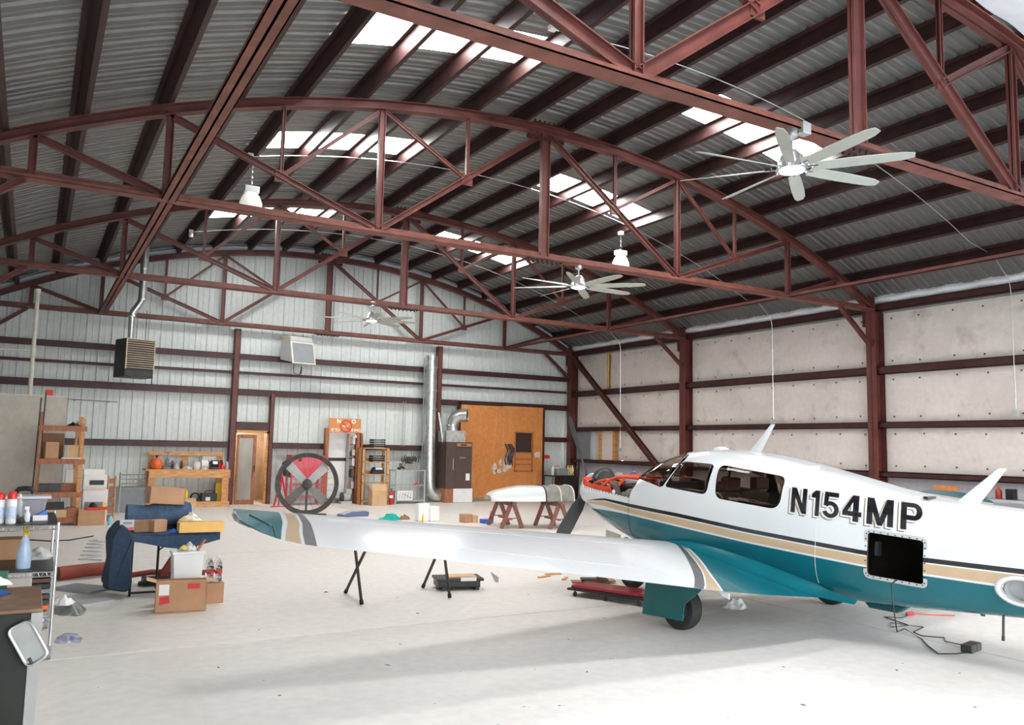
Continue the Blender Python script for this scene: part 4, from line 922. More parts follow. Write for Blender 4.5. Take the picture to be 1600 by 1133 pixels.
blob('white_grinder', 'white twin-headed machine right of the middle upright', 'machine', (-3.62, 23.95, zb_), [(0, 0), (.08, 0), (.10, .05), (.11, .12), (.08, .2), (0, .22)], WHITEP, lambda g: (g.cyl((.1, -.02, .14), (.28, -.02, .14), .12, n=18), g.lathe([(0, .0), (.1, .0), (.1, .06), (0, .06)], (.19, 0, 0), 12)), WHITEP)
t = thing('polisher', 'black bench polisher with a chrome middle before the white sheet', 'polisher', (-3.16, 23.95, zb_)); g = G(); g.box(-.12, -.1, 0, .12, .1, .06); g.cyl((-.10, 0, .16), (.10, 0, .16), .09, n=18); g.obj('body', DARKM, t, bev=.004); g = G(); g.box(-.06, -.098, .15, .06, -.07, .22); g.obj('chrome_plate', CHROME, t)
for s in (-1, 1): g = G(); g.cyl((s*.2, 0, .16), (s*.16, 0, .16), .10, n=18); g.cyl((s*.1, 0, .16), (s*.2, 0, .16), .015); g.obj('wheel', BLACK, t)
g = G(); g.box(-.22, .30, zb_, .22, .31, 1.36); g.obj('white_sheet', WHITEP, None, loc=(-3.22, 23.95, 0)); tag(bpy.data.objects['white_sheet'], 'square white sheet leaning behind the bench polisher', 'sheet')
crumple('red_rag', 'bright red rag hanging over the bench end near the door', 'rag', (-2.98, 23.9, zb_), .26, .28, .28, REDB, seed=8, rz=.4)
bottle('small clear bottle at the door end of the work bench', (-2.83, 23.95, zb_), .05, .26, LGREY, BLACK)
carton('orange-tan open carton on the floor before the bench shelf', (-3.92, 23.35, 0), (.42, .3, .26), 0, CARDL)
bottle('yellow squeeze bottle in the tan carton by the bench', (-3.95, 23.3, .262), .045, .24, YEL, YEL)
crumple('white_rags', 'white rags heaped beside the tan carton by the bench', 'rags', (-4.16, 23.7, .122), .3, .25, .26, PAPER, seed=6)
t = thing('air_hose', 'coiled black hose on the lower bench shelf', 'hose', (-3.62, 23.95, .14)); g = G()
for i in range(3): g.tube([(.11*math.cos(a/8*PI), .02*i, .12+.10*math.sin(a/8*PI)) for a in range(17)], .018, 6)
g.obj('coil', BLACK, t)
t = thing('drill_case', 'black case with a white label on the lower bench shelf', 'case', (-3.28, 23.9, .122)); g = G(); g.box(-.2, -.15, 0, .2, .15, .24); g.tube([(-.12, -.1, .24), (-.1, -.1, .31), (.1, -.1, .31), (.12, -.1, .24)], .014, 6); g.obj('body', BLACK, t); g = G(); g.box(-.1, -.156, .04, .02, -.15, .14); g.obj('label', PAPER, t)
B('yellow_board', 'upright yellow board at the door end under the bench', 'board', (-2.98, 24.15, .122), (.16, .05, .5), YEL)
# ---- narrow door
d = root_struct('door_1', (-2.07, 24.52, 0))
g = G(); g.box(-.50, -.06, 0, -.43, .08, 2.10); g.obj('jamb', WOOD, d); g = G(); g.box(.42, -.06, 0, .50, .08, 2.10); g.obj('jamb', WOOD, d); g = G(); g.box(-.50, -.06, 2.04, .50, .08, 2.12); g.obj('head', WOODX, d)
for nm, (x0, z0, x1, z1), mm in (('stile', (-.42, 0, -.36, 2.0), WOODR), ('stile', (.04, 0, .13, 2.0), WOODR), ('rail', (-.36, 0, .04, .13), WOODR), ('rail', (-.36, 1.90, .04, 2.0), WOODR)): g = G(); g.box(x0, -.12, z0, x1, -.08, z1); g.obj(nm, mm, d)
g = G(); g.box(-.36, -.105, .13, .04, -.095, 1.90); g.obj('glass_panel', mat('milky_door_glass', (.33, .30, .25), .25, 0, .25, 2, stretch=(1, 1, .3)), d)
g = G(); g.cyl((.09, -.12, 1.02), (.09, -.17, 1.02), .012); g.cyl((.09, -.17, .92), (.09, -.17, 1.12), .012); g.obj('handle', DARKM, d)
g = G(); g.box(.14, .06, 0, .44, 1.3, .004); g.obj('threshold', CREAM, d)
al = root_struct('room', (-2.07, 24.9, 0)); bm_ = mat('brown_room_board', (.42, .28, .17), .7, 0, .15, 4)
g = G(); g.box(-1.0, 1.3, 0, 1.6, 1.35, 2.4); g.box(-1.0, -.15, 0, -.95, 1.3, 2.4); g.box(.75, -.15, 0, .8, 1.3, 2.4); g.box(-1, -.15, 2.4, 1.6, 1.35, 2.45); g.box(-1, -.15, -.02, 1.6, 1.35, 0); g.obj('lining', bm_, al)
rl = bpy.data.lights.new('room_fill_light', 'POINT'); rl.energy = 60; rl.shadow_soft_size = .1; o = bpy.data.objects.new('room_fill_light', rl); COL.objects.link(o); o.location = (-2.3, 25.6, 2.1)  # added fill light, no visible source, brightens the room behind the narrow door
# ---- red cart, red stand
t = thing('parts_washer', 'tall bright red steel parts cabinet standing on legs', 'cabinet', (-.62, 23.9, 0)); g = G(); g.box(-.50, -.25, .80, .50, .28, 1.44); g.obj('body', REDP, t, bev=.025); g = G(); g.prism([(-.50, .80), (-.50, 1.30), (-.62, 1.20), (-.62, .85)], 'y', -.2, .25); g.obj('side_cover', BLACK, t)
for x in (-.46, .46):
    for y in (-.22, .25): g = G(); g.box(x-.025, y-.025, 0, x+.025, y+.025, .8); g.obj('leg', REDP, t)
g = G(); g.box(-.46, -.22, .22, .46, .25, .25); g.box(-.46, -.24, .58, .46, -.22, .62); g.obj('lower_shelf', REDP, t); g = G(); g.lathe([(.035, -.012), (.05, 0), (0, .0)], (-.24, -.252, 1.30), 14, axis='y'); g.obj('knob', DARKM, t)
t = thing('engine_jack', 'slim red folding tripod jack left of the red cabinet', 'jack', (-1.45, 23.3, 0))
for x, y in ((-.22, -.1), (.16, -.15), (.0, .25)): g = G(); g.beam((x, y, 0), (0, 0, .85), .035, .035); g.obj('leg', REDP, t)
g = G(); g.cyl((0, 0, .78), (0, 0, .93), .03); g.obj('head', REDP, t); g = G(); g.box(-.3, -.12, 0, .22, -.08, .03); g.obj('foot_bar', REDP, t)
# ---- big floor fan
t = thing('drum_fan', 'huge round black-rimmed floor fan with four wide silver blades', 'fan', (-1.57, 20.45, .0), math.atan2(6.05, -20.4)+PI)
t.rotation_euler = (0, 0, -math.atan2(6.05, 20.45))
c = (0, 0, .775)
g = G(); g.lathe([(.665, -.13), (.765, -.14), (.775, 0), (.765, .14), (.665, .13), (.70, 0), (.665, -.13)], c, 48, axis='y'); g.obj('rim', mat('scuffed_black_rim', (.045, .042, .04), .5, .2, .4, 12), t, True)
g = G(); g.lathe([(0, -.16), (.10, -.15), (.12, -.05), (.12, .1), (0, .12)], c, 20, axis='y'); g.obj('hub', DARKM, t, True)
for k in range(4):
    g = G(); vs = []
    for i in range(7):
        r = .10+.54*i/6; w = .085+.03*i/6
        for u, v in ((-1, .03), (1, -.05), (1, -.04), (-1, .04)): vs.append((u*w, v, r))
    g.add(vs, [(4*i+j, 4*i+(j+1) % 4, 4*i+4+(j+1) % 4, 4*i+4+j) for i in range(6) for j in range(4)]+[(0, 1, 2, 3), (27, 26, 25, 24)])
    o = g.obj('blade', mat('pale_silver_blade', (.55, .56, .56), .4, .2) if k in (0, 3) else mat('dark_lower_blade', (.16, .15, .14), .4, .5), t, loc=c); o.rotation_euler = (0, math.radians(45+90*k), 0)  # upper two blades get the pale tone, lower two a darker one
g = G()
for k in range(24): a = 2*PI*k/24; g.cyl((.10*math.cos(a), .10, .775+.10*math.sin(a)), (.70*math.cos(a+.25), .11, .775+.70*math.sin(a+.25)), .004, n=4)
tag(g.obj('guard_wires', GREYP, t), kind='stuff')
g = G(); g.beam((-.5, .05, .015), (.5, .05, .015), .3, .03); g.beam((0, 0, .03), (0, 0, .72), .05, .05); g.obj('stand', DARKM, t)
# ---- no smoking doorway
d = thing('storage_doorway', 'timber door frame with a no smoking board above white panels', 'doorway', (.6, 24.2, 0))
for x, w, m_, h in ((-.53, .10, WOODR, 2.25), (.44, .10, WOODR, 2.12), (.56, .06, WOODR, 2.12)): g = G(); g.box(x-w/2, -.08, 0, x+w/2, .12, h); g.obj('post', m_, d)
g = G(); g.box(-.50, -.11, 2.12, .49, -.08, 2.55); sb = g.obj('sign_board', PLY, d)
txt('N', .17, d, 'lettering', PAPER, (-.20, -.113, 2.46), (PI/2, 0, 0), .008); txt('O', .17, d, 'lettering', PAPER, (.26, -.113, 2.46), (PI/2, 0, 0), .008)
txt('SMO', .13, d, 'lettering', PAPER, (-.31, -.113, 2.20), (PI/2, 0, 0), .003); txt('KING', .12, d, 'lettering', PAPER, (.335, -.113, 2.20), (PI/2, 0, 0), .003)
g = G(); g.lathe([(.155, -.122), (.185, -.122), (.185, -.112), (.155, -.112), (.155, -.122)], (.02, 0, 2.32), 28, axis='y'); g.beam((-.10, -.117, 2.43), (.14, -.117, 2.21), .03, .008, ref=(0, 1, 0)); g.obj('ban_symbol', REDB, d)
g = G(); g.box(-.09, -.116, 2.30, .08, -.112, 2.335); g.tube([(.08, -.114, 2.34), (.11, -.114, 2.38), (.10, -.114, 2.41)], .008, 5); g.obj('cigarette_mark', PAPER, d)
for z0, z1 in ((1.36, 2.12), (.14, 1.26)): g = G(); g.box(-.44, .22, z0, .16, .25, z1); g.obj('white_panel', WHITEP, d, bev=.004)
g = G(); g.box(-.44, .24, 1.26, .4, .28, 1.36); g.obj('dark_band', GIRT, d)
sh = thing('supply_shelf', 'narrow dark shelf crammed with supplies inside the signed doorway', 'shelf', (.88, 24.2, 0))
for z in (.42, .78, 1.1, 1.42, 1.76): g = G(); g.box(-.10, -.04, z, .10, .2, z+.02); g.obj('shelf_board', DARKM, sh)
g = G(); g.box(-.115, -.05, 0, -.10, .2, 2.1); g.obj('side', LGREY, sh)
r = random.Random(5); pal = [CARD, WHITEP, DARKM, CARDD, GREYP, PAPER, BROWN, CREAM]; kk = 0
for lv, z in (('bottom', .44), ('second', .80), ('middle', 1.12), ('fourth', 1.44), ('top', 1.78)):
    for sd, x in (('left', -.055), ('right', .045)):
        m_ = pal[kk % 8]; kk += 1; nm = ['white', 'tan', 'grey', 'brown', 'black'][kk % 5]
        B('supply_box', sd+' small supply box on the '+lv+' level of the narrow doorway shelf', 'box', (.88+x, 24.24, z), (.085, .12, r.uniform(.12, .24)), m_, group='supplies on the narrow shelf')
t = thing('small_engine', 'grey small engine on the floor inside the signed doorway', 'engine', (.70, 24.0, 0)); g = G(); g.box(-.2, -.12, .0, .14, .12, .08); g.cyl((-.12, 0, .2), (.08, 0, .2), .12, n=16); g.box(-.05, -.1, .28, .12, .1, .44); g.obj('block', LGREY, t, bev=.006); g = G(); g.cyl((-.18, 0, .2), (-.12, 0, .2), .14, n=16); g.obj('flywheel', DARKM, t)
crumple('white_rag', 'white rag hanging high inside the signed doorway', 'rag', (.93, 24.1, 1.98), .14, .14, .14, PAPER, seed=3, n=10)
# ---- pine shelf with black trays
t = thing('pine_shelf', 'open pine shelf holding black trays right of the sign', 'shelf', (1.37, 23.65, 0))
for x in (-.39, .39):
    for y in (-.18, .18): g = G(); g.box(x-.04, y-.02, 0, x+.04, y+.02, 1.68); g.obj('post', WOOD, t)
for z in (.10, .62, .88, 1.24, 1.66): g = G(); g.box(-.42, -.2, z, .42, .2, z+.025); g.obj('shelf_board', WOODX, t)
for z in (.90, 1.30): g = G(); g.box(-.41, .17, z, .40, .19, z+.08); g.obj('back_slat', WOODX, t)
g = G(); g.box(-.43, -.2, 0, -.42, .2, 1.68); g.obj('side_board', WOOD, t)
def traystack(x, z, n, lab, grp):
    for i in range(n):
        t = thing('letter_tray', (['lowest', 'second lowest', 'third lowest', 'topmost'][i] if n == 4 else ['lowest', 'middle', 'uppermost'][i])+' '+lab, 'tray', (x, 23.6, z+i*.068), 0, grp); g = G(); g.box(-.19, -.14, 0, .19, .15, .008); g.box(-.2, -.14, 0, -.17, .15, .055); g.box(.17, -.14, 0, .2, .15, .055); g.box(-.19, .14, 0, .19, .15, .05); g.obj('tray', BLACK, t); g = G(); g.box(-.16, -.145, .01, .16, .1, .022); g.obj('papers', LGREY, t)
traystack(1.46, 1.686, 4, 'black letter tray in the stack on top of the pine shelf', 'trays on top of the pine shelf')
traystack(1.46, 1.266, 3, 'black letter tray in the stack inside the pine shelf', 'trays inside the pine shelf')
t = thing('rolled_bag', 'black and white bag on the middle board of the pine shelf', 'bag', (1.48, 23.6, .906)); g = G(); g.prism([(-.2, 0), (.2, 0), (.18, .16), (.1, .2), (-.12, .2), (-.17, .1)], 'y', -.1, .1); g.obj('body', BLACK, t, bev=.01); g = G(); g.prism([(-.08, .13), (.14, .13), (.11, .19), (-.09, .19)], 'y', -.108, -.1); g.obj('patch', PAPER, t)
t = carton('open tan carton standing in front of the pine shelf', (1.37, 23.2, 0), (.46, .34, .42), 0, CARDL, flaps=False); g = G(); g.beam((0, -.17, .42), (0, -.08, .62), .44, .006, ref=(0, 1, 0)); g.beam((-.23, 0, .42), (-.33, 0, .58), .32, .006, ref=(0, 0, 1)); g.obj('flap', CARDL, t)
t = thing('fire_extinguisher', 'small red fire extinguisher on the floor beside the pine shelf', 'extinguisher', (1.86, 23.35, 0)); g = G(); g.lathe([(0, 0), (.06, .0), (.065, .02), (.065, .33), (.05, .38), (.02, .4), (0, .4)], n=16); g.obj('cylinder', REDB, t, True); g = G(); g.cyl((0, 0, .39), (0, 0, .45), .018); g.beam((-.06, 0, .46), (.05, 0, .48), .02, .015); g.tube([(.02, 0, .43), (.08, -.02, .38), (.08, -.04, .2)], .01, 6); g.obj('valve', BLACK, t); g = G(); g.lathe([(.066, .20), (.066, .28)], n=16); g.obj('label', PAPER, t)
# ---- chrome rack with engine parts
t = thing('steel_rack', 'grey three-level steel rack with engine parts on top', 'rack', (2.6, 23.9, 0))
for x in (-.48, .48):
    for y in (-.25, .25): g = G(); g.box(x-.018, y-.018, 0, x+.018, y+.018, 1.04); g.obj('post', LGREY, t)
for z in (.08, .54, 1.0): g = G(); g.box(-.5, -.27, z, .5, .27, z+.02); g.obj('shelf_board', LGREY if z < .5 else STEEL, t)
t = thing('air_compressor', 'grey compressor engine with pipes sitting on the steel rack', 'engine', (2.6, 23.85, 1.02)); g = G(); g.box(-.26, -.12, .03, .3, .12, .2); g.cyl((-.1, 0, .30), (.12, 0, .30), .1, n=16); g.cyl((-.25, -.05, .28), (-.12, -.05, .34), .05, n=12); g.obj('block', mat('oily_aluminium', (.27, .26, .22), .45, .5, .3, 15), t, bev=.008)
g = G()
for i in range(9): r_ = random.Random(i); g.tube([(-.3+.07*i, -.12, .2+r_.random()*.1), (-.28+.07*i, -.16, .33+r_.random()*.1), (-.22+.07*i, -.1, .38+r_.random()*.1)], .014, 6)
g.cyl((.14, -.12, .34), (.14, -.15, .34), .08, n=14); g.cyl((-.05, -.12, .36), (-.05, -.15, .36), .06, n=14); g.obj('pipes', DARKM, t)
g = G(); g.tube([(-.32, -.1, .02), (-.42, -.16, .05), (-.30, -.18, .1), (-.2, -.16, .06)], .025, 7); g.obj('hose', BLACK, t)
crumple('red_hat', 'small red cap on the middle level of the steel rack', 'cap', (2.86, 23.8, .56), .24, .2, .10, REDB, seed=2, n=10)
t = thing('white_crate', 'white patterned crate on the bottom of the steel rack', 'crate', (2.42, 23.75, .10)); g = G(); g.box(-.26, -.14, 0, .26, .14, .29); g.obj('body', PAPER, t, bev=.006); g = G()
for i in range(5): g.beam((-.2+.09*i, -.143, .04), (-.16+.09*i, -.143, .25), .014, .004, ref=(0, 1, 0))
g.beam((-.05, -.144, .2), (.22, -.144, .06), .02, .004, ref=(0, 1, 0)); g.obj('print', GREYP, t)
for i, x in enumerate((2.58, 2.66)):
    t = thing('wall_conduit', ['left', 'right'][i]+' of two thin vertical conduits on the wall above the steel rack', 'pipe', (x, 24.38, 1.75), 0, 'conduit pair above the steel rack'); g = G(); g.cyl((0, 0, 0), (0, 0, 1.42), .012, n=6); g.obj('tube', GALV, t)
# ---- round duct, white pipe
t = thing('round_duct', 'tall shiny galvanised round duct with an elbow at its foot', 'duct', (3.42, 24.15, 0))
g = G(); g.tube([(-.0, 0, 4.68), (.0, 0, 2.6), (.03, 0, .75), (.05, 0, .5), (.11, 0, .33), (.24, 0, .22), (.42, 0, .20)], .195, 22); g.obj('duct', GALV, t, True)
for z in (4.3, 3.55, 2.95, 1.6, 1.1): g = G(); g.lathe([(.197, -.03), (.205, -.02), (.205, .02), (.197, .03)], (.015, 0, z), 22); g.obj('seam_band', GALV, t)
g = G(); g.beam((-.24, 0.02, 4.6), (-.22, .02, .4), .03, .02); g.obj('strap', GREYP, t)
t = thing('white_vent_pipe', 'thin white pipe slanting down from the duct to the furnace', 'pipe', (3.66, 24.0, 0)); g = G(); g.tube([(0, 0, 2.85), (.35, 0, 1.04), (.37, 0, .98), (.52, 0, .98)], .03, 10); g.obj('pipe', WHITEP, t, True)
# ---- furnace
t = thing('pedestal', 'wooden crate with a white board front under the brown furnace', 'crate', (4.3, 24.0, 0)); g = G(); g.box(-.48, -.30, 0, .44, .35, .44); g.obj('body', WOODR, t); g = G(); g.box(-.2, -.33, .01, .48, -.30, .44); g.obj('front_panel', WHITEP, t)
t = thing('furnace', 'dark brown upright furnace with a steel plenum, left of the double door', 'furnace', (4.28, 24.0, .44)); g = G(); g.box(-.46, -.32, 0, .46, .36, 1.48); g.obj('cabinet', BROWN, t, bev=.008); g = G(); g.box(-.14, -.335, 0.02, .45, -.32, 1.30); g.obj('front_door', BROWN, t, bev=.004)
g = G(); g.box(-.10, -.345, 1.34, .42, -.32, 1.44); g.obj('vent_strip', mat('copper_vent', (.42, .2, .09), .4), t); g = G(); g.box(.04, -.352, 1.37, .24, -.345, 1.41); g.obj('vent_slot', BLACK, t); g = G(); g.box(.24, -.342, .26, .38, -.335, .48); g.obj('paper_label', PAPER, t); g = G(); g.box(.0, -.341, .96, .2, -.335, 1.0); g.obj('name_strip', GREYP, t)
g = G(); g.box(-.46, -.28, 1.48, .22, .34, 1.84); g.obj('plenum', GALV, t); g = G(); g.cyl((-.22, -.34, .6), (-.22, -.34, .95), .012); g.obj('handle', LGREY, t)
t = thing('duct_elbow', 'short crinkled round duct elbow opening sideways above the furnace', 'duct', (4.14, 23.95, 2.28)); g = G(); g.tube([(0, 0, 0), (0, 0, .15), (.01, -.02, .30), (.07, -.07, .42), (.20, -.16, .50), (.38, -.30, .50)], [.17, .17, .19, .2, .21, .215], 20)
me = g.obj('duct', GALV, t, True); bm = bmesh.new(); bm.from_mesh(me.data); bm.faces.ensure_lookup_table(); big = [f for f in bm.faces if len(f.verts) > 4]; bmesh.ops.delete(bm, geom=[max(big, key=lambda f: f.calc_center_median().x)], context='FACES_ONLY'); bm.to_mesh(me.data); bm.free()
g = G(); g.tube([(.10, -.10, .44), (.24, -.19, .50), (.36, -.285, .50)], [.18, .19, .2], 20); g.obj('duct_inside', BLACK, t, True)
g = G(); g.lathe([(.2, -.02), (.21, 0), (.2, .02)], (0, 0, .17), 18); g.obj('clamp', CHROME, t)
# ---- big double door
d = root_struct('door_2', (6.28, 24.44, 0))
g = G(); g.box(-1.62, -.04, .08, -.01, .0, 3.17); g.obj('leaf', PLY, d, bev=.004)
g = G(); g.box(.01, -.04, .08, .51, .0, 3.19); g.box(1.17, -.04, .08, 1.60, .0, 3.19); g.box(.51, -.04, .08, 1.17, 0, 1.0); g.box(.51, -.04, 2.28, 1.17, 0, 3.19); g.obj('leaf', PLY, d)
g = G(); g.box(-.03, -.06, .1, .03, -.04, 3.17); g.obj('astragal', WOOD, d)
g = G(); g.box(.51, -.0, 1.62, 1.17, .02, 2.28); g.obj('dark_pane', mat('dark_brown_pane', (.045, .028, .022), .2), d); g = G(); g.box(.51, .0, 1.0, 1.17, .02, 1.62); g.obj('lower_pane', PLY, d)
for z in (1.2, 1.38, 1.60): g = G(); g.box(.51, -.03, z, 1.17, -.0, z+.03); g.obj('muntin', WOODR, d)
g = G(); g.box(.47, -.055, .96, .51, -.04, 2.32); g.box(1.17, -.055, .96, 1.21, -.04, 2.32); g.box(.47, -.055, 2.28, 1.21, -.04, 2.32); g.box(.47, -.055, .96, 1.21, -.04, 1.0); g.obj('window_trim', WOODR, d)
wp = mat('worn_whitewash', (.62, .52, .44), .7, 0, .3, 9)
g = G()
r = random.Random(11)
for cx_, cz_, sx_, sz_ in ((-.30, 1.05, .10, .22), (.12, 1.22, .25, .30), (.30, 1.5, .14, .25), (-.12, .98, .16, .08), (1.40, 1.55, .15, .13)):
    pts = [(cx_+sx_*math.cos(2*PI*i/16)*r.uniform(.7, 1.1), cz_+sz_*math.sin(2*PI*i/16)*r.uniform(.7, 1.1)) for i in range(16)]; g.prism(pts, 'y', -.0425, -.040)
tag(g.obj('paint_wear', wp, d), kind='stuff')
g = G(); g.box(.28-1.7, -.07, 1.45, .34-1.7, -.04, 1.6); g.cyl((-1.36, -.07, 1.38), (-1.36, -.07, 1.62), .014); g.obj('handle', BLACK, d)
g = G(); g.box(-1.68, -.05, .0, -1.62, .1, 3.24); g.box(1.61, -.05, 0, 1.68, .1, 3.24); g.box(-1.68, -.05, 3.19, 1.68, .1, 3.25); g.obj('frame', GIRT, d)
t = thing('hanging_hoses', 'tangle of dark hoses hanging at the middle of the double door', 'hose', (6.42, 24.385, 1.05)); g = G()
for i in range(10): r = random.Random(20+i); x = r.uniform(-.1, .22); g.tube([(x, 0, .85), (x+.1, -.03, .6+r.random()*.1), (x-.08+r.random()*.1, -.03, .3), (x+.06, 0, .1+.15*r.random())], .016, 5)
tag(g.obj('hose_strands', mat('grimy_hose', (.07, .05, .05), .7, 0, .4, 20), t), kind='stuff')
# ---- side table at the corner with bottles
t = thing('corner_table', 'dark table in the far right corner holding bottles and a grey box', 'table', (8.0, 23.5, 0)); g = G(); g.box(-.48, -.3, .84, .5, .3, .88); g.obj('top', BLACK, t)
for x in (-.42, .44):
    for y in (-.26, .26): g = G(); g.cyl((x, y, 0), (x, y, .84), .018, n=8); g.obj('leg', DARKM, t)
g = G(); g.box(-.0, -.28, .1, .46, .28, .84); g.obj('pedestal', BLACK, t)
B('grey_case', 'grey metal case lying on the dark corner table', 'case', (8.02, 23.45, .88), (.46, .3, .22), GREYP)
for i in range(3): bottle(['left', 'middle', 'right'][i]+' of three red-topped bottles behind the grey metal case', (7.93+.08*i, 23.65, .88), .03, .32, WHITEP, REDB, group='red-topped bottles behind the grey case')
for i, (x, m_, c_, lab) in enumerate(((7.68, WHITEP, WHITEP, 'white jug with white top left of the grey metal case'), (8.30, CREAM, YEL, 'cream bottle with a yellow top on the corner table'), (8.40, YEL, YEL, 'yellow-green bottle on the corner table'), (8.48, WHITEP, WHITEP, 'white bottle at the wall end of the corner table'))): bottle(lab, (x, 23.4, .88), .05, .33, m_, c_)
t = thing('black_bucket_seat', 'round black stool under the dark corner table', 'stool', (7.65, 23.1, 0)); g = G(); g.lathe([(0, .26), (.17, .26), (.19, .33), (.17, .40), (0, .42)], n=18); g.obj('seat', BLACK, t, True)
for a in range(4): g = G(); g.cyl((.14*math.cos(a*PI/2+.7), .14*math.sin(a*PI/2+.7), 0), (.1*math.cos(a*PI/2+.7), .1*math.sin(a*PI/2+.7), .28), .012, n=6); g.obj('leg', DARKM, t)
B('red_reflector', 'red plate on the wall right of the double door', 'plate', (8.12, 24.45, 1.42), (.2, .03, .12), REDB)
# ---- benches along the insulated wall, mostly behind the airplane
t = thing('side_bench', 'low grey bench along the insulated wall behind the airplane', 'bench', (8.55, 9.6, 0)); g = G(); g.box(-.35, -1.6, .96, .35, 1.6, 1.0); g.obj('top', LGREY, t)
for y in (-1.5, 0, 1.5):
    for x in (-.3, .3): g = G(); g.box(x-.03, y-.03, 0, x+.03, y+.03, .96); g.obj('leg', GREYP, t)
carton('small orange carton on the bench behind the airplane tail', (8.6, 10.15, 1.0), (.26, .34, .2), 0, mat('orange_carton', (.62, .22, .06), .7))
bottle('red-brown bottle on the bench beside the rear antenna', (8.6, 9.08, 1.0), .06, .24, mat('red_brown_bottle', (.35, .05, .03), .4), REDB)
B('black_box', 'small black box on the bench next to the red-brown bottle', 'box', (8.6, 8.84, 1.0), (.16, .14, .2), BLACK)
t = thing('far_side_bench', 'low bench along the insulated wall behind the open engine', 'bench', (8.5, 19.8, 0)); g = G(); g.box(-.3, -1.6, .86, .35, 1.6, .9); g.obj('top', LGREY, t)
for y in (-1.5, 1.5):
    for x in (-.26, .3): g = G(); g.box(x-.03, y-.03, 0, x+.03, y+.03, .86); g.obj('leg', GREYP, t)
bottle('bright blue jar on the bench behind the engine', (8.5, 20.1, .9), .12, .24, BLUE, LBLUE, name='blue_jar', cat='jar')
crumple('plastic_sheet', 'crumpled clear plastic sheet on the bench behind the engine', 'plastic', (8.5, 20.9, .9), .4, .9, .22, mat('crumpled_plastic', (.55, .53, .55), .3), seed=12)
t = thing('spare_blade', 'loose dark propeller blade leaning on the wall behind the nose', 'propeller blade', (8.7, 23.3, 0)); g = G(); g.beam((-.5, -.3, .9), (.05, .1, 1.35), .02, .02); g.beam((-.1, 0, 0), (.12, .2, 1.35), .02, .12); g.obj('body', DARKM, t, bev=.006)
# ---- saw horses with the engine cowling
WBD = mat('weathered_board', (.20, .085, .065), .7, 0, .5, 9, stretch=(1, 5, 5))
def sawhorse(loc, rz, lab):
    t = thing('saw_horse', lab, 'saw horse', loc, rz, 'weathered saw horses under the cowling'); g = G(); g.box(-.55, -.05, .50, .55, .05, .58); g.obj('beam', WBD, t)
    for x in (-.42, .42):
        for s in (-1, 1): g = G(); g.beam((x, s*.25, 0), (x, s*.03, .55), .09, .035, ref=(1, 0, 0)); g.obj('leg', WBD, t)
        g = G(); g.beam((x, -.17, .22), (x, .17, .22), .05, .02); g.obj('stretcher', WOODR, t)
    g = G(); g.beam((-.42, 0, .2), (.42, 0, .2), .03, .04); g.obj('long_stretcher', WOODR, t)
    return t
sawhorse((1.80, 16.35, 0), PI/2-.15, 'weathered red-brown saw horse under the white end of the cowling'); sawhorse((2.75, 15.85, 0), PI/2-.15, 'weathered red-brown saw horse under the dark end of the cowling')
t = thing('engine_cowling', 'white upper engine cowling resting upside on two saw horses', 'cowling', (2.28, 16.1, .60), -.16)
def cow(u, v, off=0, x0=-1.0, x1=1.0):
    x = x0+(x1-x0)*u; a = PI*v; e = (x+1)/2; w = .42*(.55+.45*min(1, e*3.0)**.5)*(1-.12*max(0, e-.7)); h = .33*(.35+.65*min(1, e*2.6)**.5)
    c_, s_ = math.cos(a), math.sin(a); c_ = math.copysign(abs(c_)**.6, c_); s_ = abs(s_)**.8
    return (x, (w-off)*c_, (h-off)*s_)
g = G(); g.grid(lambda u, v: cow(u, v, 0, -1., .22), 22, 24); g.obj('white_shell', WHITE, t, True, solid=.006)
g = G(); g.grid(lambda u, v: cow(u, v, 0, .22, .95), 12, 24); g.obj('primer_shell', mat('grey_green_primer', (.22, .215, .185), .55, 0, .25, 6), t, True, solid=.006)
for x in (.24, .60, .93): g = G(); g.tube([cow((x+1)/2, i/20, -.012) for i in range(21)], .016, 6); g.obj('rib', CREAM if x > .5 else DARKM, t, True)
# ---- things on the floor behind the wing
t = thing('floor_mat', 'folded slate-blue padded mat on the floor behind the wing tip', 'mat', (-.55, 19.9, 0), .1); g = G(); g.prism([(-.34, 0), (.34, 0), (.36, .10), (.30, .13), (-.1, .12), (-.32, .05)], 'y', -.2, .2); g.obj('body', mat('slate_blue_pad', (.11, .14, .25), .6), t, bev=.01); g = G(); g.prism([(-.30, .052), (-.1, .122), (.30, .132), (.30, .138), (-.1, .128), (-.30, .058)], 'y', -.16, .16); g.obj('top_panel', LGREY, t)
crumple('turquoise_cloth', 'turquoise cloth dropped on the floor behind the wing', 'cloth', (-.03, 18.7, 0), .62, .5, .20, TCLOTH, seed=21)
crumple('brown_rag', 'brown rag lying beside the turquoise cloth', 'rag', (.33, 18.7, 0), .34, .3, .14, CARDD, seed=22)
t = thing('white_bag', 'pair of white paper sacks standing on the floor behind the wing', 'bags', (.62, 18.1, 0)); g = G(); g.box(-.22, -.1, 0, .06, .12, .42); g.obj('sack', PAPER, t, bev=.03); g = G(); g.box(.05, -.15, 0, .30, .08, .36); g.obj('sack', WHITEP, t, bev=.03)
bottle('thin yellow tube leaning by the white sacks', (.42, 17.8, 0), .025, .2, YEL, YEL)
carton('small brown carton on the floor behind the middle of the wing', (1.42, 17.55, 0), (.24, .22, .2), .2, CARD)
carton('pale little carton beside the small brown carton', (1.60, 17.5, 0), (.14, .2, .17), 0, CARDL)
B('blue_box', 'small royal blue box on the floor behind the wing', 'box', (1.78, 17.2, 0), (.26, .2, .10), BLUE)
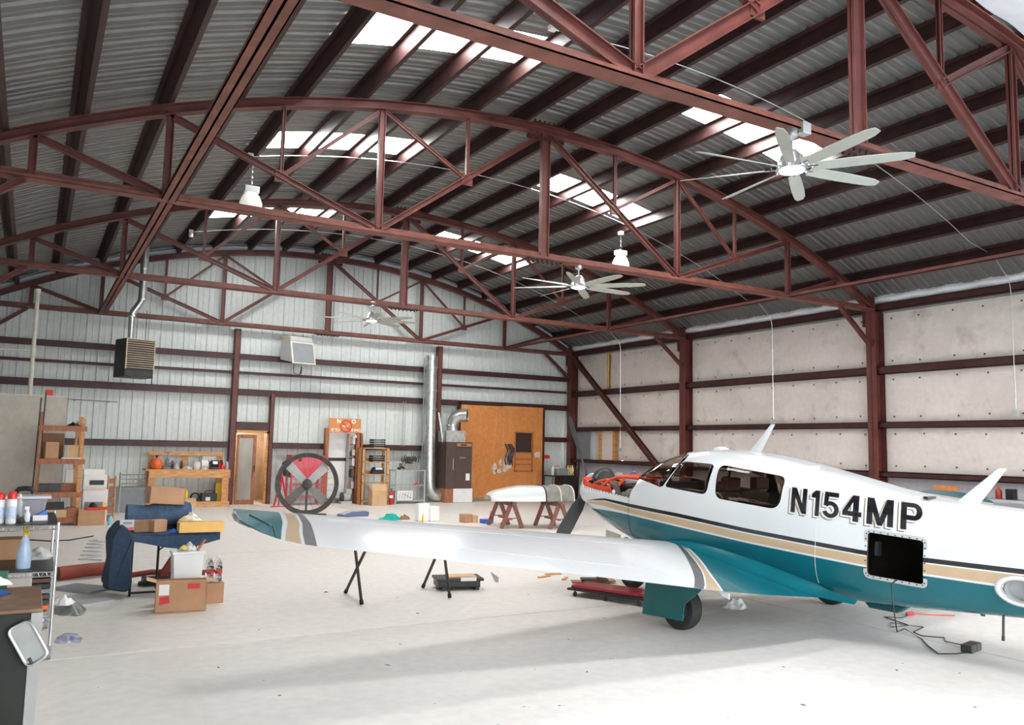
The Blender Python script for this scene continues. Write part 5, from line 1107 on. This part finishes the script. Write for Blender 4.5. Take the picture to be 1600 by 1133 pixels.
bottle('clear water bottle standing on the floor behind the wing', (1.95, 17.25, 0), .05, .34, mat('clear_bottle', (.75, .78, .80), .1, 0, .02, 4, trans=.6), WHITEP)
crumple('tan_rag', 'tan rag lying right of the clear water bottle', 'rag', (2.1, 16.9, 0), .34, .3, .08, CARDL, seed=24)
# ---- folding trestles beyond the wing
def xleg(t, p, q): g = G(); g.cyl(p, q, .018, n=8); g.obj('leg', DARKM, t); g = G(); d_ = (Vector(p)-Vector(q)).normalized(); g.cyl(Vector(p)-d_*.04, Vector(p)+d_*.002, .024, n=8); g.obj('rubber_foot', BLACK, t)
t = thing('folding_stand', 'dark steel stand with crossed legs under the wing tip side', 'stand', (-4.2, 9.3, 0)); xleg(t, (-.02, .41, .02), (.02, -.35, .80)); xleg(t, (-.09, -.34, .02), (.02, .37, .80)); g = G(); g.beam((.02, -.4, .80), (.02, .42, .80), .05, .04); g.obj('top_bar', DARKM, t)
t = thing('folding_stand', 'dark steel stand with splayed legs beside the black case', 'stand', (-3.15, 9.3, 0)); xleg(t, (-.07, .38, .02), (-.0, .02, .60)); xleg(t, (-.07, -.39, .02), (.0, -.02, .60)); g = G(); g.beam((0, -.1, .62), (0, .1, .62), .08, .05); g.obj('top_bar', DARKM, t)
# ---- black case
t = thing('tool_case_open', 'open black plastic tool case with a tan tray on the floor', 'case', (-2.80, 9.55, 0), -.25); g = G(); g.box(-.28, -.17, .03, .26, .17, .13); g.obj('body', BLACK, t, bev=.012); g = G(); g.box(-.30, -.19, .11, .30, .19, .145); g.obj('lid', BLACK, t, bev=.01); g = G(); g.box(-.14, -.13, .146, .22, .12, .160); g.obj('tan_tray', CARDL, t); g = G(); g.box(.0, -.196, .115, .2, -.19, .16); g.obj('white_label', PAPER, t)
for x in (-.2, .22): g = G(); g.box(x-.025, -.18, 0, x+.025, .15, .04); g.obj('foot', BLACK, t)
# ---- mechanic's creeper
t = thing('creeper', 'red padded mechanic creeper on small casters beside the main wheel', 'creeper', (-1.40, 8.12, .0), math.radians(-68)); g = G(); g.box(-.50, -.19, .09, .50, .19, .135); g.obj('pad', mat('red_vinyl', (.28, .012, .02), .3, 0, .15, 6, coat=.4), t, bev=.018); g = G(); g.box(-.54, -.22, .07, .54, .22, .095); g.obj('frame', BLACK, t, bev=.006)
for x in (-.44, 0, .44):
    for y in (-.19, .19): g = G(); g.cyl((x-.012, y, .028), (x+.012, y, .028), .028, n=12); g.cyl((x, y, .03), (x, y, .075), .01, n=6); g.obj('caster', DARKM, t)
t = thing('parts_tray_pile', 'low pile of flat boards and an orange can behind the creeper', 'boards', (-.92, 9.2, 0), -.5)
for i, (x, y, w) in enumerate(((-.05, 0, .5), (.08, .03, .42), (.0, -.05, .36))): g = G(); g.box(x-w/2, y-.09, .022*i, x+w/2, y+.09, .022*i+.02); g.obj('board', [WOODR, CARD, DARKM][i], t)
bottle('squat orange-yellow tin on the boards behind the creeper', (-.85, 9.15, .068), .055, .10, mat('orange_tin', (.85, .33, .02), .4), mat('orange_tin'  , (.85, .33, .02), .4), name='orange_tin', cat='tin')
for i, (x, y, rz_) in enumerate(((-1.30, 9.85, .3), (-1.05, 10.0, -.2), (-1.12, 9.6, .8))): B('wood_scrap', ['nearer left', 'farthest', 'middle'][i]+' of three thin yellow wood scraps behind the creeper', 'scrap', (x, y, 0), (.24, .05, .02), WOODX, rz_, group='wood scraps behind the creeper')
crumple('plastic_bag', 'crumpled white plastic bag on the floor under the fuselage', 'bag', (-.42, 7.1, 0), .36, .26, .13, mat('white_film', (.72, .74, .76), .3), seed=31)
# ---- cords and battery box
t = thing('power_brick', 'double black power brick on the floor under the tail', 'power supply', (.08, 4.62, 0), .2)
for x in (-.065, .065): g = G(); g.box(x-.06, -.05, 0, x+.06, .05, .07); g.obj('brick', DARKM, t, bev=.008)
def bodyw(a, l, z): return AP.matrix_world @ Vector((-a, l, z))
bpy.context.view_layer.update()
h0 = bodyw(3.80, .40, .80); h1 = bodyw(3.80, .50, .77); h2 = bodyw(3.82, .50, .6)
t = thing('trailing_lead', 'black cord hanging from the open hatch down to the floor', 'cord', (0, 0, 0)); g = G(); g.tube([h0, h1, h2, h2+Vector((.02, -.02, -.25)), (.30, 5.45, .02), (.07, 5.11, .008), (-.15, 4.9, .008), (-.35, 4.67, .008), (-.2, 4.6, .008), (-.05, 4.58, .008), (.05, 4.60, .02)], .006, 6); g.obj('cable', BLACK, t, True)
t = thing('test_lead', 'thin black looped lead lying on the floor under the hatch', 'cord', (0, 0, 0)); g = G(); g.tube([(1.10, 5.93, .01), (.86, 5.86, .006), (.72, 5.98, .006), (.56, 5.58, .006), (.30, 5.60, .006), (.5, 5.75, .006), (.62, 5.45, .006), (.3, 5.35, .006), (.22, 5.2, .006), (.35, 5.05, .006), (.2, 4.95, .006), (.15, 4.72, .02)], .005, 6); g.obj('cable', BLACK, t, True)
t = thing('red_clip', 'small red clamp with a red wire on the floor under the fuselage', 'clamp', (1.10, 5.93, 0)); g = G(); g.prism([(-.06, -.01), (.05, -.025), (.07, 0), (.05, .025), (-.06, .01)], 'z', .004, .035); g.obj('clamp', REDB, t, bev=.004); g = G(); g.tube([(.06, 0, .02), (.2, -.08, .006), (.45, -.25, .006)], .005, 6); g.obj('wire', REDB, t)
# ================================================================== LEFT GROUP: table with denim pads
t = thing('folding_table', 'small folding table with black tube legs draped in blue denim', 'table', (-6.13, 10.75, 0), -.03)
g = G(); g.box(-.56, -.34, .68, .52, .36, .705); g.obj('table_top', DENIMD, t)
for x in (-.38, -.05, .12, .38):
    y = -.25 if x in (-.38, .12) else .25; g = G(); g.cyl((x, y, .0), (x, y, .68), .015, n=8); g.obj('leg', BLACK, t)
g = G(); g.tube([(-.38, -.25, .10), (-.38, -.25, .04), (.12, -.25, .04), (.32, -.25, .05), (.38, .25, .06)], .014, 6); g.tube([(-.05, .25, .45), (.1, 0, .60), (.3, .25, .40)], .010, 6); g.obj('leg_brace', BLACK, t)
def drape(u, v):
    x = -.60+1.16*u; s = v*.85
    if s < .72: return (x, .40-s, .712+.01*math.sin(x*6)+.006*math.sin(s*14))
    return (x, .40-.72-.02-.012*math.sin(x*9), .705-(s-.72)*(.9+.4*math.sin(x*5+1)))
g = G(); g.grid(drape, 30, 26); o = g.obj('denim_cover', mat('navy_denim', (.036, .064, .115), .9, 0, .2, 25, .15), None, True, solid=.008, loc=(-6.13, 10.75, 0)); tag(o, 'blue denim cover spread over the folding table', 'cover')
g = G(); prof = rrect([(-.50, .74), (-.62, .86), (-.72, .70), (-.71, .42), (-.74, .10), (-.53, .05), (-.47, .16), (-.50, .45), (-.50, .66)], .05, 4); vs = []; n = len(prof); ny = 10
for k in range(ny+1):
    y = -.36+.62*k/ny; q_ = 1-.10*abs(2*k/ny-1)**6; o_ = .012*math.sin(k*1.1)
    for x, z in prof: vs.append((-.62+(x+.62)*q_+o_+.01*math.sin(z*12+k), y, .45+(z-.45)*q_))
g.add(vs, [(k*n+i, k*n+(i+1) % n, (k+1)*n+(i+1) % n, (k+1)*n+i) for k in range(ny) for i in range(n)]+[tuple(range(n))[::-1], tuple(ny*n+i for i in range(n))])
o = g.obj('hanging_pad', DENIMD, None, True, loc=(-6.04, 10.72, 0)); tag(o, 'thick dark denim pad hanging off the table end almost to the floor', 'pad')
t = thing('denim_roll', 'fat roll of faded blue denim padding on the folding table', 'roll', (-6.20, 10.98, .87)); g = G(); vs = []; n_ = 20
for i in range(13):
    x = -.36+.72*i/12
    for k in range(n_): a = 2*PI*k/n_; rr = 1+.05*math.sin(3*a+i*.5)+.04*math.sin(i*1.3); vs.append((x, .16*rr*math.cos(a), .155*rr*math.sin(a)-.02*math.sin(i*.5)))
g.add(vs, [(i*n_+k, i*n_+(k+1) % n_, (i+1)*n_+(k+1) % n_, (i+1)*n_+k) for i in range(12) for k in range(n_)]+[tuple(range(n_))[::-1], tuple(12*n_+k for k in range(n_))]); g.obj('roll', DENIM, t, True)
g = G()
for rr in (.05, .09, .13): g.lathe([(rr, .362), (rr+.01, .37), (rr+.02, .362)], n=16, axis='x')
g.obj('spiral_edge', LBLUE, t)
t = thing('shoe_box', 'open brown carton tilted on top of the denim roll', 'box', (-6.14, 10.95, 1.02), .04); t.rotation_euler = (0, .06, .04)
g = G(); w, dd, h = .40, .26, .20; e = .005; g.box(-w/2, -dd/2, 0, w/2, -dd/2+e, h); g.box(-w/2, dd/2-e, 0, w/2, dd/2, h); g.box(-w/2, -dd/2, 0, -w/2+e, dd/2, h); g.box(w/2-e, -dd/2, 0, w/2, dd/2, h); g.box(-w/2, -dd/2, 0, w/2, dd/2, e); g.obj('body', CARD, t); g = G(); g.box(-.16, -.1, .14, .02, .08, .185); g.box(.05, -.08, .14, .14, .08, .19); g.obj('papers', PAPER, t)
carton('small brown cube carton in front of the denim roll', (-6.26, 10.58, .72), (.17, .14, .14), .5, CARD); carton('dark low carton behind the small cube carton', (-6.42, 10.66, .72), (.20, .2, .13), .1, CARDD)
t = thing('number_plate', 'small white card with a red band at the draped table corner', 'card', (-6.60, 10.42, .76)); g = G(); g.box(-.075, -.004, 0, .075, .004, .12); g.obj('card', LGREY, t); g = G(); g.box(-.07, -.006, .0, .07, -.004, .035); g.obj('red_band', REDP, t)
g = G(); g.box(-.04, -.006, .07, .05, -.004, .095); g.obj('print', GREYP, t)
t = carton('flat yellow carton overhanging the near table corner', (-5.80, 10.42, .722), (.50, .24, .115), -.02, CARDY)
crumple('blue_tape', 'scrap of bright blue tape on the denim before the brown cartons', 'tape', (-6.09, 10.42, .72), .12, .1, .05, BLUE, seed=41, n=8)
crumple('yellow_wrapper', 'white and yellow plastic wrapper on the flat yellow carton', 'wrapper', (-5.88, 10.60, .84), .30, .24, .07, mat('yellow_white_wrap', (.75, .50, .06), .4, 0, .1, 9, col2=(.8, .8, .78)), seed=42)
crumple('white_wrapper', 'clear crinkled wrapper beyond the yellow wrapper', 'wrapper', (-5.86, 10.78, .83), .24, .2, .12, PAPER, seed=43)
# under and around the table
t = thing('red_hose_roll', 'long dusty red tube lying on the floor behind the table', 'tube', (-6.75, 12.0, .0)); g = G(); g.tube([(-.45, .0, .09), (-.1, .12, .10), (.3, .2, .10)], .085, 12); g.obj('tube', mat('dusty_red_vinyl', (.27, .05, .03), .6, 0, .25, 5), t, True); g = G(); g.tube([(-.5, -.03, .08), (-.62, -.12, .08)], .09, 12); g.obj('open_end', BLACK, t)
t = thing('red_floor_jack', 'dark red parts and hoses jumbled on the floor under the table', 'parts', (-6.0, 11.3, .0)); g = G(); g.tube([(-.1, 0, .05), (.05, .02, .3), (.12, .02, .33), (.18, 0, .26)], .05, 8); g.tube([(-.5, .1, .1), (-.2, .05, .14), (.2, .1, .12), (.5, .0, .10), (.55, -.2, .07)], .035, 8); g.obj('red_hose', mat('dark_red_hose', (.22, .035, .03), .5), t, True)
g = G(); g.box(-.3, -.15, 0, .1, .1, .09); g.tube([(-.35, -.1, .03), (-.1, -.2, .05), (.2, -.12, .04), (.4, -.2, .03)], .03, 7); g.obj('black_parts', DARKM, t, bev=.004)
# ---- carton with bin and bottles
t = carton('brown shipping carton with red labels in front of the table', (-6.12, 9.50, 0), (.50, .24, .31), -.12, CARD, flaps=True)
g = G(); g.box(-.22, -.123, .18, -.12, -.121, .29); g.obj('white_label', PAPER, t); g = G(); g.prism([(-.21, .08), (-.11, .10), (-.12, .17), (-.21, .16)], 'y', -.1235, -.121); g.obj('red_label', REDP, t)
g = G(); g.box(.06, -.123, .235, .18, -.121, .29); g.obj('red_stamp', REDB, t)
for i in range(2): g = G(); g.box(-.253, -.03, .06+.13*i, -.2505, .02, .13+.13*i); g.obj('barcode_sticker', CREAM, t)
t = thing('waste_bin', 'white plastic bin full of packing scraps behind the shipping carton', 'bin', (-6.02, 9.86, .30)); g = G(); g.prism([(-.13, 0), (.13, 0), (.16, .27), (-.16, .27)], 'y', -.11, .11); g.obj('body', WHITEP, t, bev=.01); g = G(); g.box(-.17, -.12, .265, .17, .12, .28); g.obj('rim', WHITEP, t, bev=.004)
t.location.z = .0; t.scale = (1.0, 1.0, 2.05)
crumple('packing_scraps', 'yellow and grey scraps heaped in the white bin', 'scraps', (-6.02, 9.86, .575), .26, .2, .10, mat('scrap_mix', (.60, .50, .38), .6, 0, .5, 22, col2=(.75, .74, .72)), seed=51)
t = thing('wood_wedge', 'brown stick poking out of the white bin', 'stick', (-5.93, 9.80, .57)); g = G(); g.beam((0, 0, 0), (.08, 0, .13), .05, .02); g.obj('stick', WOODR, t)
crumple('yellow_glove', 'tiny yellow glove on the heap in the white bin', 'glove', (-6.08, 9.80, .60), .08, .08, .06, YEL, seed=52, n=8)
for i, (x, y, z) in enumerate(((-5.78, 9.78, 0), (-5.69, 9.78, 0), (-5.78, 9.88, 0), (-5.69, 9.88, 0))):
    t = thing('water_bottle', ['front left', 'front right', 'rear left', 'rear right'][i]+' clear water bottle in the pack beside the white bin', 'bottle', (x, y, .22), 0, 'clear bottles beside the white bin'); g = G(); g.lathe([(0, 0), (.038, 0), (.04, .01), (.04, .06), (.036, .075), (.04, .09), (.04, .17), (.03, .22), (.014, .25), (.014, .27), (0, .27)], n=12); g.obj('body', GLASS, t, True); g = G(); g.lathe([(.0, .27), (.017, .27), (.017, .29), (0, .29)], n=10); g.obj('cap', WHITEP, t); g = G(); g.lathe([(.041, .10), (.041, .13)], n=12); g.obj('band', REDP, t)
carton('narrow brown carton under the clear bottle pack', (-5.74, 9.83, 0), (.22, .2, .22), 0, CARD)
# ---- air hose and cable on the floor further back
t = thing('coiled_cable', 'zigzag of pale cable laid on the floor behind the table', 'cable', (-6.75, 15.0, 0)); g = G(); pts = []
for i in range(24): pts.append((.16*math.cos(i*1.57)*(1-.01*i)+.012*i, -1.3+i*.12, .012))
g.tube(pts, .010, 5); g.obj('cable', LGREY, t, True)
t = thing('thin_wire', 'thin dark wire snaking on the floor before the timber rack', 'wire', (-7.1, 16.6, 0)); g = G(); g.tube([(-.4, .2, .01), (-.1, -.1, .01), (.2, -.05, .01), (.45, .3, .01), (.6, .5, .01)], .012, 5); g.obj('wire', BLACK, t, True)
# ================================================================== FOREGROUND LEFT: chrome rack, cabinet
t = thing('chrome_rack', 'tall chrome wire rack on casters close to the camera', 'rack', (-7.37, 7.85, 0))
for x, y in ((0, 0), (0, 1.25), (-.48, 0), (-.48, 1.25)):
    g = G(); g.cyl((x, y, .10), (x, y, 1.10), .014, n=10); g.obj('post', CHROME, t, True); g = G(); g.cyl((x-.014, y, .045), (x+.014, y, .045), .045, n=14); g.box(x-.016, y-.02, .05, x+.016, y+.02, .105); g.obj('caster', GREYP, t)
for z in (.33, .70, 1.075):
    g = G(); g.tube([(0, 0, z), (-.48, 0, z), (-.48, 1.25, z), (0, 1.25, z), (0, 0, z)], .006, 6); g.tube([(0, 0, z-.035), (-.48, 0, z-.035), (-.48, 1.25, z-.035), (0, 1.25, z-.035), (0, 0, z-.035)], .005, 6)
    for i in range(16): g.tube([(-.02-.03*i, 0, z-.035 if i % 2 else z), (-.035-.03*i, 0, z if i % 2 else z-.035)], .003, 4)
    for i in range(38): g.cyl((0, .03+i*.032, z), (-.48, .03+i*.032, z), .0025, n=4)
    tag(g.obj('wire_shelf', CHROME, t), kind='stuff')
g = G(); g.box(-.47, .01, 1.078, .0, 1.24, 1.086); g.obj('shelf_liner', BLACK, t); g = G(); g.box(-.47, .01, .705, .0, 1.24, .712); g.obj('shelf_liner', BLACK, t); g = G(); g.box(-.47, .01, .336, .0, 1.24, .343); g.obj('shelf_liner', LGREY, t)
zt_ = 1.086
t = thing('storage_bin', 'translucent plastic storage bin with a pale lid on the chrome rack', 'bin', (-7.62, 8.62, zt_)); g = G(); g.prism([(-.20, 0), (.14, 0), (.17, .165), (-.23, .165)], 'y', -.12, .12); g.obj('tub', BINP, t, bev=.012); g = G(); g.box(-.245, -.14, .165, .20, .14, .19); g.obj('lid', mat('frosted_lid', (.80, .81, .84), .2, 0, .03, 4, trans=.3), t, bev=.008); g = G(); g.box(-.16, -.06, .01, .06, .08, .10); g.obj('contents', BINP, t)
for i, (x, y, h, lab) in enumerate(((-7.715, 8.0, .26, 'white aerosol can with a red cap at the near rack corner'), (-7.80, 8.04, .25, 'white aerosol can with a red cap cut by the photo edge'))):
    t = thing('aerosol_can', lab, 'can', (x, y, zt_)); g = G(); g.lathe([(0, 0), (.036, 0), (.038, .006), (.038, h*.72), (.028, h*.8), (0, h*.8)], n=18); g.obj('body', WHITEP, t, True); g = G(); g.lathe([(0, h*.76), (.034, h*.77), (.034, h*.93), (.026, h), (0, h)], n=18); g.obj('cap', REDB, t, True); g = G(); g.lathe([(.0385, h*.15), (.0385, h*.55)], n=18); g.obj('label', mat('pale_blue_label', (.48, .56, .72), .5, 0, .25, 40), t)
bottle('grey slender can behind the red-capped aerosol', (-7.66, 8.3, zt_), .022, .22, LGREY, WHITEP)
t = thing('white_dispenser', 'small white pump bottle in front of the storage bin', 'bottle', (-7.60, 8.15, zt_)); g = G(); g.lathe([(0, 0), (.022, 0), (.024, .06), (.012, .085), (.012, .10), (0, .10)], n=12); g.obj('body', WHITEP, t, True); g = G(); g.box(-.02, -.008, .10, .014, .008, .125); g.obj('pump', WHITEP, t)
t = thing('blue_pouch', 'blue and white folded pouch in front of the storage bin', 'pouch', (-7.50, 8.25, zt_), .1); g = G(); g.prism([(-.08, 0), (.06, 0), (.04, .09), (.0, .07)], 'y', -.03, .03); g.obj('body', BLUE, t, bev=.006); g = G(); g.box(-.06, -.04, 0, .05, -.03, .045); g.obj('label', PAPER, t)
crumple('dark_tools', 'dark hand tools heaped on the rack behind the white pump', 'tools', (-7.66, 8.15, zt_), .12, .2, .07, DARKM, seed=61, n=10)
t = thing('black_goggles', 'black goggles lying on the lid of the storage bin', 'goggles', (-7.63, 8.75, zt_+.19)); g = G(); g.tube([(-.07, 0, .02), (-.05, 0, .05), (.0, .0, .055), (.05, 0, .05), (.07, 0, .02)], .022, 8); g.obj('frame', BLACK, t, True)
# standing on the lower shelf
sprayer('spray bottle with pale blue liquid and a yellow trigger head', (-7.60, 8.05, .712), .055, .36, mat('pale_blue_bottle', (.48, .62, .80), .25, 0, .12, 14, trans=.2), YEL, -.9)
t = thing('magazine_rack', 'chrome framed rack stacked with dark flat cases', 'rack', (-7.46, 8.12, .50), .05); g = G()
for x in (-.075, .075): g.tube([(x, -.06, 0), (x, -.06, .22)], .006, 6)
g.tube([(-.08, -.06, .22), (.08, -.06, .22)], .010, 6); g.obj('frame', CHROME, t)
for i in range(7): g = G(); g.box(-.07, -.055, .01+i*.028, .07, .07, .030+i*.028); g.obj('case', [DARKM, SKIN_L, BLACK, GREYP, BROWN, DARKM, ORG][(6-i) % 7], t)
t.location.z = .343
t.scale = (1, 1, 1.6)
crumple('grey_cloth', 'grey rags piled at the back of the chrome rack', 'rags', (-7.52, 8.75, .712), .4, .5, .10, LGREY, seed=62)
crumple('white_fluff', 'white fluffy roll sticking out behind the chrome post', 'roll', (-7.30, 9.25, .42), .24, .3, .11, PAPER, seed=64)
for i, (y, m_, w_) in enumerate(((10.4, LGREY, 'lower'), (11.2, GREYP, 'upper'))): o = B('floor_panel', w_+' flat grey metal panel lying on the floor beyond the chrome rack', 'panel', (-7.0+.05*i, y, .0), (.38, .62, .03), m_, .5+.2*i)
crumple('foil_heap', 'heap of crinkled silver foil on the floor beyond the chrome rack', 'foil', (-7.15, 10.0, 0), .42, .9, .09, GALV, seed=66)
bpy.data.objects['white_fluff'].location = (-7.2, 9.9, .08)
crumple('paper_litter', 'white and blue paper scrap on the floor by the chrome rack caster', 'paper', (-7.20, 8.55, 0), .24, .5, .045, mat('blue_white_print', (.70, .71, .74), .6, 0, .05, 7, col2=(.06, .08, .25)), seed=65)
carton('brown carton on the lower level at the photo edge', (-7.72, 8.75, .712), (.20, .26, .18), 0, CARD)
# dark cabinet
t = thing('steel_cabinet', 'dark green-black cabinet with a rusty brown top beside the camera', 'cabinet', (-7.90, 6.55, 0)); g = G(); g.box(-.42, -.44, 0, .36, .44, .70); g.obj('body', mat('black_green_enamel', (.008, .012, .009), .5, 0, .3, 4), t)
g = G(); g.box(-.44, -.47, .70, .42, .46, .722); g.obj('top', stainmat('rusty_brown_top', (.17, .085, .045), (.30, .22, .16), .45, .5, .75, 3), t, bev=.004)
g = G(); g.box(.36, -.45, 0, .425, .44, .695); g.obj('side_panel', mat('grey_side_panel', (.30, .30, .29), .5), t, bev=.004)
crumple('blue_cloth', 'deep blue cloth on the rusty cabinet top', 'cloth', (-7.84, 6.72, .722), .40, .25, .09, mat('deep_blue_cloth', (.02, .06, .20), .85, 0, .3, 14), seed=71)
crumple('white_papers', 'loose white papers behind the blue cloth', 'papers', (-7.80, 6.90, .76), .30, .14, .09, PAPER, seed=72)
B('green_folder', 'dark green folder behind the white papers', 'folder', (-7.84, 7.0, .722), (.3, .06, .12), GREEN)
t = thing('mirror', 'rounded chrome-framed mirror leaning on the dark cabinet front', 'mirror', (-7.545, 6.06, .52)); t.rotation_euler = (-.12, math.radians(-28), .12); t.scale = (.86, 1, .86)
rr_ = rrect([(-.075, -.15), (.075, -.15), (.075, .15), (-.075, .15)], .045, 6)
g = G(); g.tube([(x, 0, z) for x, z in rr_+rr_[:2]], .011, 8); g.obj('frame', CHROME, t, True)
g = G(); g.prism(rr_, 'y', .004, .012); g.obj('glass', mat('mirror_glass', (.16, .17, .165), .12, 0., .2, 4), t)
g = G(); g.cyl((-.04, .0, -.10), (-.04, .02, -.16), .012); g.obj('bracket', DARKM, t)
for i, (x, y, s) in enumerate(((-5.2, 4.9, .02), (-3.6, 5.6, .015), (-2.7, 4.2, .02), (-4.6, 7.1, .014), (-1.2, 4.5, .018), (-6.2, 7.0, .016), (-3.9, 8.3, .02), (-5.6, 8.2, .012), (-2.0, 5.0, .012), (-4.4, 9.9, .03), (-2.2, 8.8, .014), (-1.6, 3.6, .014), (-.8, 4.2, .01), (-3.1, 6.6, .01))):
    crumple('debris_fleck', 'tiny dark fleck of dirt on the pale floor', 'dirt', (x, y, 0), s*2.2, s, s*.5, DARKM, seed=100+i, n=5, rz=i, group='dirt flecks on the floor')
#@@MORE
